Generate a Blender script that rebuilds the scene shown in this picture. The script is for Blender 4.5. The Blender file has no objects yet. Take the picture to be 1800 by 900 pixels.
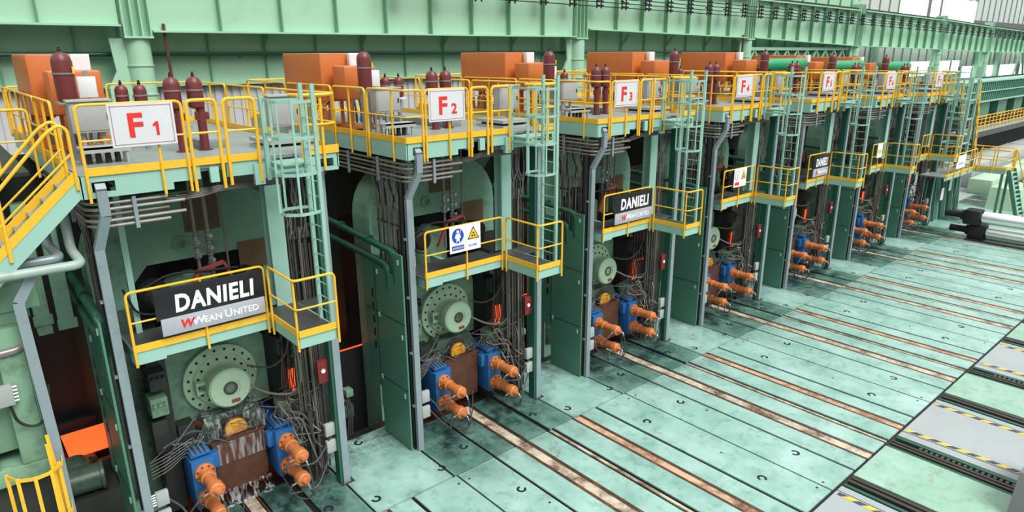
import bpy, bmesh, math, random
from mathutils import Vector, Matrix

R = math.radians
random.seed(7)
C = bpy.context.scene.collection
scene = bpy.context.scene

# ------------------------------------------------------------------ camera
FPX = 1179.4
PITCH, YAW, ROLL = R(16.77), R(40.746), R(-0.324)
fw = Vector((math.sin(YAW)*math.cos(PITCH), math.cos(YAW)*math.cos(PITCH), -math.sin(PITCH)))
rt = Vector((math.cos(YAW), -math.sin(YAW), 0))
up = rt.cross(fw)
r2 = rt*math.cos(ROLL) + up*math.sin(ROLL)
u2 = up*math.cos(ROLL) - rt*math.sin(ROLL)
cam = bpy.data.objects.new('camera', bpy.data.cameras.new('camera'))
C.objects.link(cam)
M = Matrix.Identity(4)
for k in range(3):
    M[k][0], M[k][1], M[k][2] = r2[k], u2[k], -fw[k]
M[0][3], M[1][3], M[2][3] = 0.0, -12.565, 9.418
cam.matrix_world = M
cam.data.sensor_width = 36
cam.data.lens = FPX/1800*36
cam.data.clip_start = .1
cam.data.clip_end = 600
scene.camera = cam
# ------------------------------------------------------------------ light
w = bpy.data.worlds.new('hall_light'); scene.world = w; w.use_nodes = True
nt = w.node_tree; bg = nt.nodes['Background']
tc = nt.nodes.new('ShaderNodeTexCoord'); sp = nt.nodes.new('ShaderNodeSeparateXYZ')
rp = nt.nodes.new('ShaderNodeValToRGB')
nt.links.new(tc.outputs['Generated'], sp.inputs[0])
nt.links.new(sp.outputs['Z'], rp.inputs[0])
rp.color_ramp.elements[0].position = 0.0; rp.color_ramp.elements[0].color = (.10, .12, .12, 1)
rp.color_ramp.elements[1].position = 0.5; rp.color_ramp.elements[1].color = (1, 1, 1, 1)
nt.links.new(rp.outputs[0], bg.inputs['Color']); bg.inputs['Strength'].default_value = 1.0

def sun(name, az, el, strength, angle, col=(1, 1, 1)):
    l = bpy.data.lights.new(name, 'SUN'); l.energy = strength; l.angle = R(angle); l.color = col
    o = bpy.data.objects.new(name, l); C.objects.link(o)
    d = Vector((math.sin(R(az))*math.cos(R(el)), math.cos(R(az))*math.cos(R(el)), math.sin(R(el))))
    o.rotation_euler = d.to_track_quat('Z', 'Y').to_euler()
sun('skylight_sun', 170, 52, 2.9, 35, (1, .99, .96))
scene.view_settings.view_transform = 'Standard'
scene.view_settings.look = 'None'
scene.view_settings.exposure = 0.22
scene.view_settings.gamma = 1
scene.view_settings.use_curve_mapping = False

# ------------------------------------------------------------------ materials
def paint(name, col, rough=.45, metal=0.0, dirt=(.05, .045, .04), amt=.35, scale=3.0, var=.12, thr=.55, bump=0.0):
    m = bpy.data.materials.new(name); m.use_nodes = True
    n = m.node_tree; b = n.nodes['Principled BSDF']
    b.inputs['Roughness'].default_value = rough; b.inputs['Metallic'].default_value = metal
    t = n.nodes.new('ShaderNodeTexCoord')
    a = n.nodes.new('ShaderNodeTexNoise'); a.inputs['Scale'].default_value = scale; a.inputs['Detail'].default_value = 8
    a.inputs['Roughness'].default_value = .7
    n.links.new(t.outputs['Object'], a.inputs['Vector'])
    r = n.nodes.new('ShaderNodeValToRGB'); r.color_ramp.elements[0].position = thr; r.color_ramp.elements[1].position = thr+.2
    r.color_ramp.elements[0].color = (0, 0, 0, 1); r.color_ramp.elements[1].color = (amt, amt, amt, 1)
    n.links.new(a.outputs[0], r.inputs[0])
    a2 = n.nodes.new('ShaderNodeTexNoise'); a2.inputs['Scale'].default_value = scale*.35; a2.inputs['Detail'].default_value = 3
    n.links.new(t.outputs['Object'], a2.inputs['Vector'])
    x1 = n.nodes.new('ShaderNodeMix'); x1.data_type = 'RGBA'
    x1.inputs[6].default_value = (*[c*(1-var) for c in col], 1); x1.inputs[7].default_value = (*[min(1, c*(1+var)) for c in col], 1)
    n.links.new(a2.outputs[0], x1.inputs[0])
    x2 = n.nodes.new('ShaderNodeMix'); x2.data_type = 'RGBA'
    n.links.new(r.outputs[0], x2.inputs[0]); n.links.new(x1.outputs[2], x2.inputs[6]); x2.inputs[7].default_value = (*dirt, 1)
    n.links.new(x2.outputs[2], b.inputs['Base Color'])
    if bump:
        bp = n.nodes.new('ShaderNodeBump'); bp.inputs['Strength'].default_value = bump; bp.inputs['Distance'].default_value = .01
        n.links.new(a.outputs[0], bp.inputs['Height']); n.links.new(bp.outputs[0], b.inputs['Normal'])
    return m
def emit(name, col, s):
    m = bpy.data.materials.new(name); m.use_nodes = True
    b = m.node_tree.nodes['Principled BSDF']; b.inputs['Base Color'].default_value = (*col, 1)
    b.inputs['Emission Color'].default_value = (*col, 1); b.inputs['Emission Strength'].default_value = s
    return m
M_TEAL = paint('teal_paint', (.31, .54, .46), .42, amt=.35, thr=.6)
M_LADDER = paint('ladder_teal_paint', (.30, .52, .43), .45, amt=.3)
M_SHIELD = paint('green_shield_paint', (.08, .22, .15), .42, amt=.5, thr=.58, scale=2)
M_SHDARK = paint('shaded_green_paint', (.022, .06, .042), .5, amt=.6, thr=.5)  # green darkened to stand in for shade between the stands
M_MACH = paint('pale_green_machine_paint', (.20, .36, .24), .45, amt=.6, thr=.5, scale=2.5)
M_HOUS = paint('housing_green_paint', (.22, .41, .30), .5, amt=.6, thr=.52, scale=1.6)
M_DRUM = paint('light_green_drum_paint', (.44, .62, .44), .38, amt=.4, thr=.6, scale=4)
M_GIRD = paint('crane_girder_paint', (.36, .61, .43), .5, amt=.12, scale=.6, var=.06)
M_GIRD2 = paint('girder_rib_paint', (.17, .38, .22), .5, amt=.12, scale=.6)
M_DKGRN = paint('dark_green_pipe_paint', (.02, .11, .07), .35, amt=.5)
M_DKMACH = paint('grimy_dark_machinery', (.025, .03, .026), .5, amt=.5, dirt=(.10, .06, .04), bump=.4)
M_BLACK = paint('black_grime_and_shade', (.008, .009, .009), .6, dirt=(.02, .018, .016), amt=.3)  # real black parts, and stands in for shade in voids and gaps
M_YEL = paint('safety_yellow_paint', (.86, .49, .03), .42, dirt=(.25, .13, .06), amt=.5, thr=.56, scale=6)
M_ORTANK = paint('orange_tank_paint', (.56, .155, .035), .38, dirt=(.3, .12, .06), amt=.25, scale=2)
M_ORCYL = paint('orange_cylinder_paint', (.62, .20, .06), .42, dirt=(.16, .06, .03), amt=.6, thr=.5, scale=7)
M_BLUE = paint('blue_block_paint', (.02, .13, .36), .38, dirt=(.03, .03, .04), amt=.6, thr=.52, scale=4)
M_MAROON = paint('maroon_bottle_paint', (.15, .028, .03), .38, amt=.25, scale=6)
M_GREY = paint('grey_cabinet_paint', (.36, .37, .36), .42, amt=.2, scale=3)
M_LTGREY = paint('pale_grey_paint', (.38, .42, .40), .45, amt=.25, scale=3)
M_WHITE = paint('white_panel_paint', (.75, .76, .76), .4, amt=.12)
M_GALV = paint('galvanised_steel', (.29, .35, .38), .4, .3, dirt=(.16, .2, .22), amt=.5, scale=6)
M_MACH2 = paint('oily_green_machine_paint', (.07, .12, .085), .35, amt=.8, thr=.48, scale=3, dirt=(.02, .02, .018))
M_PIPE = paint('brown_grey_pipe', (.10, .088, .078), .38, .3, dirt=(.28, .26, .24), amt=.5, thr=.5, scale=5)
M_PIPE2 = paint('bright_pipe_steel', (.24, .215, .20), .35, .4, dirt=(.08, .06, .05), amt=.5, scale=5)
M_STEEL = paint('bright_fitting_steel', (.45, .45, .45), .3, .7, amt=.3, scale=8)
M_HOSE = paint('grey_braided_hose', (.06, .06, .065), .5, 0, dirt=(.3, .3, .3), amt=.4, scale=12)
M_RUST = paint('rusty_brown_plate', (.11, .042, .024), .5, dirt=(.03, .02, .02), amt=.8, thr=.47, scale=3.2)
M_BROWN = paint('brown_weathered_board', (.17, .105, .05), .6, amt=.4)
M_CHECK = paint('grey_deck_plate', (.24, .28, .27), .45, amt=.45, thr=.5, scale=2.2, dirt=(.10, .11, .10))
M_DKDECK = paint('dark_deck_plate', (.055, .06, .058), .5, amt=.6, scale=3)  # darker deck plate tone for the lower balconies
M_RED = paint('dull_red_box_paint', (.17, .02, .02), .45, amt=.3)
M_ORSIGN = paint('orange_plate_paint', (.95, .12, .015), .5, amt=.1)
M_TXRED = paint('red_lettering', (.72, .03, .025), .5, amt=.08)
M_TXWHITE = paint('white_lettering', (.86, .86, .86), .5, amt=.03)
M_SIGNW = paint('white_sign_face', (.66, .67, .69), .4, amt=.1, thr=.6, scale=4)
M_SIGNB = paint('black_sign_face', (.010, .012, .014), .4, amt=.03)
M_SIGNG = paint('grey_sign_band', (.42, .43, .48), .45, amt=.05)
M_SIGNBLUE = paint('blue_sign_ink', (.015, .07, .38), .45, amt=.03)
M_SIGNYEL = paint('yellow_sign_ink', (.85, .55, .02), .45, amt=.03)
M_ROLLST = paint('polished_roll_steel', (.85, .88, .87), .3, .8, amt=.1, scale=1)
M_YROLL = paint('yellow_roll_neck', (.85, .42, .03), .4, dirt=(.45, .04, .02), amt=1, thr=.53, scale=7)
M_CLAD = paint('grey_cladding_sheet', (.58, .59, .58), .55, amt=.1, scale=.5)
M_WIN = emit('daylit_window_pane', (.95, 1, 1), 1.6)
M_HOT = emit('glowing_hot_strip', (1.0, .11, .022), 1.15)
M_GLASS = paint('dial_glass', (.75, .78, .8), .15, amt=0)

# floor materials ---------------------------------------------------
def floor_mat(name, base, alt, grime=.75, stain=True):
    m = bpy.data.materials.new(name); m.use_nodes = True
    n = m.node_tree; b = n.nodes['Principled BSDF']; L = n.links.new
    t = n.nodes.new('ShaderNodeTexCoord')
    def noise(s, d=8, r=.65):
        a = n.nodes.new('ShaderNodeTexNoise'); a.inputs['Scale'].default_value = s
        a.inputs['Detail'].default_value = d; a.inputs['Roughness'].default_value = r
        L(t.outputs['Object'], a.inputs['Vector']); return a
    def ramp(src, p0, p1, v0, v1):
        r = n.nodes.new('ShaderNodeMapRange'); r.inputs[1].default_value = p0; r.inputs[2].default_value = p1
        r.inputs[3].default_value = v0; r.inputs[4].default_value = v1; L(src, r.inputs[0]); return r.outputs[0]
    def mix(f, a, c):
        x = n.nodes.new('ShaderNodeMix'); x.data_type = 'RGBA'; L(f, x.inputs[0])
        (L(a, x.inputs[6]) if not isinstance(a, tuple) else setattr(x.inputs[6], 'default_value', (*a, 1)))
        x.inputs[7].default_value = (*c, 1); return x.outputs[2]
    c = mix(ramp(noise(.9, 5).outputs[0], .35, .65, 0, 1), base, alt)
    c = mix(ramp(noise(3.2).outputs[0], .52, .72, 0, .55), c, tuple(v*.42 for v in base))
    c = mix(ramp(noise(.6, 6).outputs[0], .5, .68, 0, .6), c, (.42, .60, .58))
    c = mix(ramp(noise(16, 4).outputs[0], .62, .75, 0, .35), c, (.62, .66, .60))
    c = mix(ramp(noise(1.1, 10, .8).outputs[0], .57, .68, 0, .8), c, (.20, .17, .08))
    if stain:   # black roll grease tracked out from the stands
        s = n.nodes.new('ShaderNodeSeparateXYZ'); L(t.outputs['Object'], s.inputs[0])
        # x within a 6 m bay
        md = n.nodes.new('ShaderNodeMath'); md.operation = 'PINGPONG'
        ad = n.nodes.new('ShaderNodeMath'); ad.operation = 'SUBTRACT'; L(s.outputs[0], ad.inputs[0]); ad.inputs[1].default_value = 1.77+2.0
        L(ad.outputs[0], md.inputs[0]); md.inputs[1].default_value = 3.0
        fx = ramp(md.outputs[0], 1.5, 2.5, 1, .0)
        fg = ramp(s.outputs[1], -1.5, -1.38, 0, 1)
        ml = n.nodes.new('ShaderNodeMath'); ml.operation = 'MULTIPLY'; L(ramp(md.outputs[0], 1.9, 2.05, .62, .0), ml.inputs[0]); L(fg, ml.inputs[1])
        c = mix(ml.outputs[0], c, (.05, .17, .11))
        fy = ramp(s.outputs[1], -2.6, -.3, 0, 1)
        mu = n.nodes.new('ShaderNodeMath'); mu.operation = 'MULTIPLY'; L(fx, mu.inputs[0]); L(fy, mu.inputs[1])
        mu2 = n.nodes.new('ShaderNodeMath'); mu2.operation = 'MULTIPLY'; L(mu.outputs[0], mu2.inputs[0])
        L(ramp(noise(1.3, 10, .75).outputs[0], .38, .58, .15, 1.0), mu2.inputs[1])
        c = mix(mu2.outputs[0], c, (.012, .035, .035))
        fy2 = ramp(s.outputs[1], -.3, 1.6, 0, 1)
        mu3 = n.nodes.new('ShaderNodeMath'); mu3.operation = 'MULTIPLY'; L(fy2, mu3.inputs[0])
        L(ramp(noise(2.3, 10, .8).outputs[0], .42, .58, .0, .9), mu3.inputs[1])
        c = mix(mu3.outputs[0], c, (.02, .03, .035))
    L(c, b.inputs['Base Color'])
    L(ramp(noise(2.2, 6).outputs[0], .3, .7, .2, .42), b.inputs['Roughness'])
    return m
M_FLOOR = floor_mat('teal_steel_floor', (.21, .40, .345), (.34, .55, .48))
M_FLOORG = floor_mat('green_steel_floor', (.22, .42, .30), (.28, .48, .36), stain=False)
M_GROOVE = paint('oily_floor_groove', (.014, .012, .010), .5, dirt=(.08, .045, .025), amt=.5)
M_BAND = paint('worn_cream_track', (.56, .50, .38), .4, dirt=(.12, .06, .035), amt=.95, thr=.43, scale=1.6, var=.35)
M_RBAND = paint('rusty_track_band', (.56, .38, .24), .45, dirt=(.13, .045, .02), amt=.95, thr=.44, scale=1.3, var=.4)
M_EDGE = paint('rust_stained_track_edge', (.06, .03, .018), .5, dirt=(.26, .10, .035), amt=.8, thr=.5, scale=2)
M_FADRED = paint('faded_red_paint', (.30, .05, .045), .5, amt=.5)
M_RAIL = paint('dark_rail_steel', (.07, .06, .055), .38, .3, dirt=(.16, .09, .05), amt=.5)
M_GFLOOR = paint('grey_floor_plate', (.34, .39, .40), .4, amt=.15, scale=1.5)
def hazard_mat():
    m = bpy.data.materials.new('hazard_stripes'); m.use_nodes = True
    n = m.node_tree; b = n.nodes['Principled BSDF']; b.inputs['Roughness'].default_value = .5
    t = n.nodes.new('ShaderNodeTexCoord'); s = n.nodes.new('ShaderNodeSeparateXYZ'); n.links.new(t.outputs['Object'], s.inputs[0])
    a = n.nodes.new('ShaderNodeMath'); a.operation = 'ADD'; n.links.new(s.outputs[0], a.inputs[0]); n.links.new(s.outputs[1], a.inputs[1])
    f = n.nodes.new('ShaderNodeMath'); f.operation = 'MULTIPLY'; n.links.new(a.outputs[0], f.inputs[0]); f.inputs[1].default_value = 1/.42
    g = n.nodes.new('ShaderNodeMath'); g.operation = 'FRACT'; n.links.new(f.outputs[0], g.inputs[0])
    h = n.nodes.new('ShaderNodeMath'); h.operation = 'GREATER_THAN'; n.links.new(g.outputs[0], h.inputs[0]); h.inputs[1].default_value = .5
    x = n.nodes.new('ShaderNodeMix'); x.data_type = 'RGBA'; n.links.new(h.outputs[0], x.inputs[0])
    x.inputs[6].default_value = (.85, .52, .03, 1); x.inputs[7].default_value = (.05, .055, .07, 1)
    n.links.new(x.outputs[2], b.inputs['Base Color']); return m
M_HAZ = hazard_mat()

# ------------------------------------------------------------------ mesh helper
class G:
    """collects shapes given in bay coordinates; o is the thing's own origin"""
    def __init__(s, o=(0, 0, 0)):
        s.bm = bmesh.new(); s.o = Vector(o); s.k = 0
    def _f(s, vs, smooth=False):
        try:
            f = s.bm.faces.new(vs); f.material_index = s.k; f.smooth = smooth; return f
        except ValueError:
            return None
    def m(s, k): s.k = k; return s
    def box(s, x0, x1, y0, y1, z0, z1, bev=0):
        v = [s.bm.verts.new(Vector(p)-s.o) for p in ((x0, y0, z0), (x1, y0, z0), (x1, y1, z0), (x0, y1, z0), (x0, y0, z1), (x1, y0, z1), (x1, y1, z1), (x0, y1, z1))]
        fs = [s._f([v[i] for i in q]) for q in ((0, 3, 2, 1), (4, 5, 6, 7), (0, 1, 5, 4), (1, 2, 6, 5), (2, 3, 7, 6), (3, 0, 4, 7))]
        if bev:
            es = list({e for f in fs for e in f.edges})
            bmesh.ops.bevel(s.bm, geom=es, offset=bev, segments=2, affect='EDGES', profile=.5)
        return s
    def prism(s, pts, axis, a, b):
        """outline pts (2-D) extruded along axis x/y/z from a to b"""
        def P(p, t):
            if axis == 'y': return (p[0], t, p[1])
            if axis == 'x': return (t, p[0], p[1])
            return (p[0], p[1], t)
        A = [s.bm.verts.new(Vector(P(p, a))-s.o) for p in pts]; B = [s.bm.verts.new(Vector(P(p, b))-s.o) for p in pts]
        s._f(A); s._f(list(reversed(B)))
        n = len(pts)
        for i in range(n): s._f([A[i], B[i], B[(i+1) % n], A[(i+1) % n]])
        return s
    def ring(s, c, ax, r, n):
        ax = Vector(ax).normalized(); u = ax.orthogonal().normalized(); w_ = ax.cross(u)
        return [s.bm.verts.new(Vector(c)-s.o+u*(r*math.cos(2*math.pi*i/n))+w_*(r*math.sin(2*math.pi*i/n))) for i in range(n)]
    def lathe(s, p0, ax, prof, n=24):
        """prof: (distance along axis, radius)"""
        p0 = Vector(p0); ax = Vector(ax).normalized(); prev = None
        for k, (d, r) in enumerate(prof):
            rg = s.ring(p0+ax*d, ax, max(r, .0005), n)
            if prev:
                flat = abs(prof[k][0]-prof[k-1][0]) < 1e-5
                for i in range(n): s._f([prev[i], prev[(i+1) % n], rg[(i+1) % n], rg[i]], not flat and n > 8)
            else: s._f(list(reversed(rg)))
            prev = rg
        s._f(prev); return s
    def cyl(s, a, b, r, n=12, r1=None):
        a = Vector(a); b = Vector(b)
        return s.lathe(a, b-a, [(0, r), ((b-a).length, r if r1 is None else r1)], n)
    def tube(s, pts, r, n=8, rad=0.0, seg=4):
        pts = [Vector(p) for p in pts]
        if rad: pts = fillet(pts, rad, seg)
        prev = None; N = len(pts)
        d0 = (pts[1]-pts[0]).normalized(); u = d0.orthogonal().normalized()
        if abs(d0.z) < .9: u = d0.cross(Vector((0, 0, 1))).normalized()
        for k in range(N):
            if k == 0: d = pts[1]-pts[0]
            elif k == N-1: d = pts[-1]-pts[-2]
            else: d = (pts[k+1]-pts[k]).normalized()+(pts[k]-pts[k-1]).normalized()
            d = d.normalized()
            u = (u-d*u.dot(d))
            u = u.normalized() if u.length > 1e-6 else d.orthogonal().normalized()
            v = d.cross(u)
            sc = 1.0
            if 0 < k < N-1:
                cs = (pts[k]-pts[k-1]).normalized().dot(d); sc = 1/max(cs, .5)
            rg = [s.bm.verts.new(pts[k]-s.o+(u*math.cos(2*math.pi*i/n)+v*math.sin(2*math.pi*i/n))*r*sc) for i in range(n)]
            if prev:
                for i in range(n): s._f([prev[i], prev[(i+1) % n], rg[(i+1) % n], rg[i]], n > 4)
            else: s._f(list(reversed(rg)))
            prev = rg
        s._f(prev); return s
    def bar(s, a, b, wx, wy, side=None):
        """rectangular bar between a and b"""
        a = Vector(a); b = Vector(b); d = (b-a).normalized()
        u = Vector(side) if side else (Vector((1, 0, 0)) if abs(d.x) < .9 else Vector((0, 1, 0)))
        u = (u-d*u.dot(d)).normalized(); v = d.cross(u)
        A, B = [], []
        for i, j in ((-1, -1), (1, -1), (1, 1), (-1, 1)):
            q = u*(i*wx/2)+v*(j*wy/2); A.append(s.bm.verts.new(a-s.o+q)); B.append(s.bm.verts.new(b-s.o+q))
        s._f(A); s._f(B[::-1])
        for i in range(4): s._f([A[i], B[i], B[(i+1) % 4], A[(i+1) % 4]])
        return s
def fillet(pts, rad, seg=4):
    out = [pts[0]]
    for i in range(1, len(pts)-1):
        p, a, b = pts[i], pts[i-1], pts[i+1]
        da = (a-p); db = (b-p); r = min(rad, da.length*.49, db.length*.49)
        A = p+da.normalized()*r; B = p+db.normalized()*r
        for k in range(seg+1):
            t = k/seg; out.append(A*(1-t)**2+p*2*t*(1-t)+B*t**2)
    out.append(pts[-1]); return out

ORG = {}
def part(name, g, mats, parent=None, label=None):
    bmesh.ops.recalc_face_normals(g.bm, faces=g.bm.faces[:])
    me = bpy.data.meshes.new(name); g.bm.to_mesh(me); g.bm.free()
    me.set_sharp_from_angle(angle=R(32))
    for x in (mats if isinstance(mats, (list, tuple)) else [mats]): me.materials.append(x)
    o = bpy.data.objects.new(name, me); C.objects.link(o)
    if parent: o.parent = parent
    if label: o['label'] = label
    return o
def thing(name, label, cat, o=(0, 0, 0), group=None):
    e = bpy.data.objects.new(name, None); C.objects.link(e); e.location = o; e.empty_display_size = .2
    e['label'] = label; e['category'] = cat
    if group: e['group'] = group
    return e
def solo(name, g, mats, label, cat, group=None, kind=None):
    o = part(name, g, mats); o.location = g.o
    o['label'] = label; o['category'] = cat
    if group: o['group'] = group
    if kind: o['kind'] = kind
    return o
def struct(name, g, mats, parent=None):
    o = part(name, g, mats, parent)
    if not parent: o.location = g.o
    o['kind'] = 'structure'; return o
def copy_tree(o, parent=None):
    c = o.copy(); C.objects.link(c); c.parent = parent
    for ch in o.children: copy_tree(ch, c)
    return c
FONTCACHE = {}
def text_part(txt, size, pos, mat, parent, name='lettering', extr=.004, off=0.0, sx=1.0, shear=0.0, o=(0, 0, 0), sp_=1.0):
    """text standing in the XZ plane facing -Y, left/bottom at pos"""
    cu = bpy.data.curves.new('t', 'FONT'); cu.body = txt; cu.size = size; cu.extrude = extr; cu.offset = off; cu.shear = shear
    cu.space_character = sp_; cu.resolution_u = 3
    tmp = bpy.data.objects.new('t', cu); C.objects.link(tmp)
    bpy.context.view_layer.update()
    me = bpy.data.meshes.new_from_object(tmp.evaluated_get(bpy.context.evaluated_depsgraph_get()))
    bpy.data.objects.remove(tmp); bpy.data.curves.remove(cu)
    me.transform(Matrix.Translation(Vector(pos)-Vector(o)) @ Matrix.Rotation(math.pi/2, 4, 'X') @ Matrix.Diagonal((sx, 1, 1, 1)))
    me.materials.clear(); me.materials.append(mat)
    ob = bpy.data.objects.new(name, me); C.objects.link(ob); ob.parent = parent; return ob

BX = 1.771
STAND = ['F1', 'F2', 'F3', 'F4', 'F5', 'F6', 'F7']
WORD = ['first', 'second', 'third', 'fourth', 'fifth', 'sixth', 'seventh']
DZ = [0, 0, 0, 0, -.03, -.18, -.30]
DXL = [0, -.08, -.25, -.45, -.8, -1.15, -1.4]     # balconies get shorter towards the exit side
DZL = [0, 0, 0, 0, -.06, -.18, -.25]
REG = []        # (root, label, only/first stands, high flag)
def reg(o, stands=range(7), high=False):
    REG.append((o, list(stands), high)); return o

# ================================================================== SETTING
# ---- floor: steel plates between tracks, one bay of 6 m per stand
def build_floor():
    g = G()
    X0, X1 = -2, 9
    for i in range(X0, X1):
        b = BX+6*i
        def pl(x0, x1, y0, y1, k=0, z=0.0): g.m(k).box(b+x0, b+x1, y0, y1, z-.04, z)
        # zone A in front of and between the stands
        for x0, x1 in ((0.03, 1.175), (1.25, 1.86), (2.31, 2.955), (3.10, 3.935)):
            pl(x0, x1, -1.425, .95)
        if True:
            pl(3.985, 5.97, -1.425, 1.55)
        pl(1.96, 2.21, -1.43, .95, 1, -.012); pl(1.90, 1.93, -1.43, .95, 7, -.012); pl(2.24, 2.27, -1.43, .95, 7, -.012)
        # zone B between the two long joints
        for x0, x1 in ((.085, 1.165), (1.245, 1.86), (2.31, 2.95), (3.215, 3.88), (4.25, 4.79), (4.885, 6.035)):
            pl(x0, x1, -7.46, -1.47)
        pl(1.96, 2.21, -7.46, -1.47, 1, -.012); pl(1.87, 1.96, -7.46, -1.47, 7, -.008); pl(2.21, 2.30, -7.46, -1.47, 7, -.008)
        pl(3.04, 3.12, -7.46, -1.47, 1, -.012)
        pl(3.97, 4.16, -7.46, -1.47, 2, -.012); pl(3.89, 3.97, -7.46, -1.47, 7, -.008); pl(4.16, 4.24, -7.46, -1.47, 7, -.008)
        # zone C beyond the second joint
        pl(1.02, 2.86, -26, -7.53, 5)
        pl(3.94, 6.18, -26, -7.53, 4, -.02)
        pl(3.62, 3.90, -26, -7.53, 4, -.02)
        pl(6.21, 6.42, -26, -7.53, 4, -.02)
        pl(3.98, 4.10, -26, -7.60, 6, -.012); pl(6.02, 6.14, -26, -7.60, 6, -.012)
    struct('floor', g, [M_FLOOR, M_BAND, M_RBAND, M_RAIL, M_GFLOOR, M_FLOORG, M_HAZ, M_EDGE])
    g = G(); g.box(-14, BX+6*X1, -26, 1.9, -.5, -.06)
    g.m(1).box(-14, 60, 1.9, 9, -1.6, -1.2)  # pit floor blackened to stand in for its shade
    struct('floor', g, [M_GROOVE, M_BLACK])
    g = G(); g.box(BX+6*X1, 260, -26, 20, -.3, -.01).box(-14, -10.3, -26, 2, -.04, 0)
    g.box(BX+41.0, BX+54, 1.0, 20, -.06, -.004)
    struct('floor', g, [M_GFLOOR])
build_floor()
fl = [o for o in C.objects if o.name == 'floor'][0]
# C shaped lifting slots cut in the plates
def slot_mesh():
    g = G(); n = 9; a0, a1 = R(40), R(320); R0, R1 = .058, .115
    for k in range(n):
        t0 = a0+(a1-a0)*k/n; t1 = a0+(a1-a0)*(k+1)/n
        g.prism([(R0*math.cos(t0), R0*math.sin(t0)), (R1*math.cos(t0), R1*math.sin(t0)), (R1*math.cos(t1), R1*math.sin(t1)), (R0*math.cos(t1), R0*math.sin(t1))], 'z', 0, .002)
    return g
slot0 = struct('lifting_slot', slot_mesh(), [M_BLACK], fl)
slots = []
for i in range(-1, 8):
    for x, y, a in ((.85, -2.84, 0), (.85, -6.2, 90), (5.3, -2.88, 180), (5.3, -6.2, 190), (4.2, -.98, 90), (5.95, -.98, 100), (3.25, -.6, 200), (.9, -.6, 0), (5.0, 1.3, 0)):
        slots.append((BX+6*i+x, y, a))
for k, (x, y, a) in enumerate(slots):
    s_ = slot0 if k == 0 else slot0.copy()
    if k: C.objects.link(s_)
    s_.location = (x, y, .001); s_.rotation_euler = (0, 0, R(a+35))
dot0 = struct('bolt_hole', G().lathe((0, 0, 0), (0, 0, 1), [(0, .03), (.002, .03)], 10), [M_BLACK], fl)
for k in range(-1, 8):
    for x, y in ((.2, -1.75), (-.1, -1.75), (.2, -7.2), (-.1, -7.2), (1.0, -3.6), (5.5, -5.0)):
        d_ = dot0 if (k == -1 and x == .2 and y == -1.75) else dot0.copy()
        if d_ is not dot0: C.objects.link(d_)
        d_.location = (BX+6*k+x, y, .001)
# rails and racks of the roll changing tracks beyond the joint
for i in range(-1, 8):
    b = BX+6*i
    for (x0, x1, z, mt) in ((2.90, 2.98, -.01, M_DKGRN), (3.02, 3.10, .02, M_RAIL), (3.14, 3.22, .03, M_RAIL), (3.42, 3.54, .01, M_DKGRN), (6.46, 6.56, .0, M_DKGRN), (6.66, 6.76, .02, M_RAIL), (6.84, 6.94, .01, M_RAIL)):
        g = G((b+x0, -7.55, 0)); g.box(b+x0, b+x1, -26, -7.55, -.06, z, .008)
        o = struct('trim_%d' % (i+2), g, [mt])
    if 0 <= i <= 4:
        g = G((b+3.3, -8, 0))
        for k in range(60): g.box(b+3.25, b+3.36, -8.2-.12*k, -8.14-.12*k, -.05, .02)
        struct('trim_%d' % (i+2), g, [M_RAIL])

# ---- walls, crane girder and columns at the back
def wall():
    g = G()
    g.box(-30, 260, 7.0, 7.1, -1.2, 7.2)
    struct('wall_rear', g, [M_DKMACH])  # wall finish darkened so the gaps between stands look shaded
    g = G()
    # green girder band of the wall behind, with ribs
    g.m(0).box(-30, 60, 13.0, 13.2, 8.5, 13.4)
    for k in range(44):
        g.m(1).box(-28+2.0*k, -27.95+2.0*k, 12.88, 13.0, 8.5, 13.4)
    g.m(0).box(-30, 60, 12.8, 13.0, 8.42, 8.5)
    for k in range(22):
        x = -26+4.0*k; g.m(1).bar((x, 12.98, 9.7), (x+.0, 12.4, 10.4), .09, .09)
    struct('wall_back', g, [M_GIRD, M_GIRD2])
    g = G()
    n = 300
    for k in range(n):
        x = -30+.3*k; g.box(x, x+.2, 13.05, 13.1, 2, 8.45)
    g.box(-30, 60, 13.1, 13.2, 0, 8.5)
    struct('wall_back', g, [M_CLAD])
    # beyond: grey clad wall with daylit openings
    g = G()
    def clad(x0, x1, z0, z1, y=15):
        g.m(0).box(x0, x1, y, y+.2, z0, z1)
        k = x0
        while k < x1: g.m(1).box(k, k+.12, y-.1, y, z0, z1); k += 2.2
    clad(60, 93, 8.4, 11.5); clad(93, 200, 7.7, 11.5); clad(20, 73, 12.0, 19); clad(95.6, 128, 12.9, 19); clad(73, 95.6, 14.9, 19); clad(128, 220, 14.0, 19)
    clad(60, 93, 0, 6.8); clad(93, 260, 0, 6.1)
    struct('wall_back', g, [M_CLAD, M_GIRD2])
wall()
for k, (x0, x1, z0, z1) in enumerate([(73, 80.5, 12.6, 15.2), (81.6, 84, 12.5, 15.0), (84.8, 95.6, 12.3, 15.0), (72, 76.5, 6.8, 8.4), (77.5, 83.5, 6.8, 8.4), (84.3, 90, 6.8, 8.4), (90.7, 93, 6.8, 8.4), (94.4, 99, 6.1, 7.7), (101, 108, 6.1, 7.7), (109.5, 117, 6.1, 7.7), (119, 135, 6.1, 7.7), (126, 128, 12.6, 14.6), (129, 131, 12.6, 14.4), (132.5, 137, 12.6, 14.2)]):
    g = G(((x0+x1)/2, 15.1, z0)); g.m(0).box(x0, x1, 15.05, 15.1, z0, z1)
    g.m(1).box(x0, x1, 14.98, 15.05, z0, z0+.12)
    struct('window_%d' % (k+1), g, [M_WIN, M_GIRD2])
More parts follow.
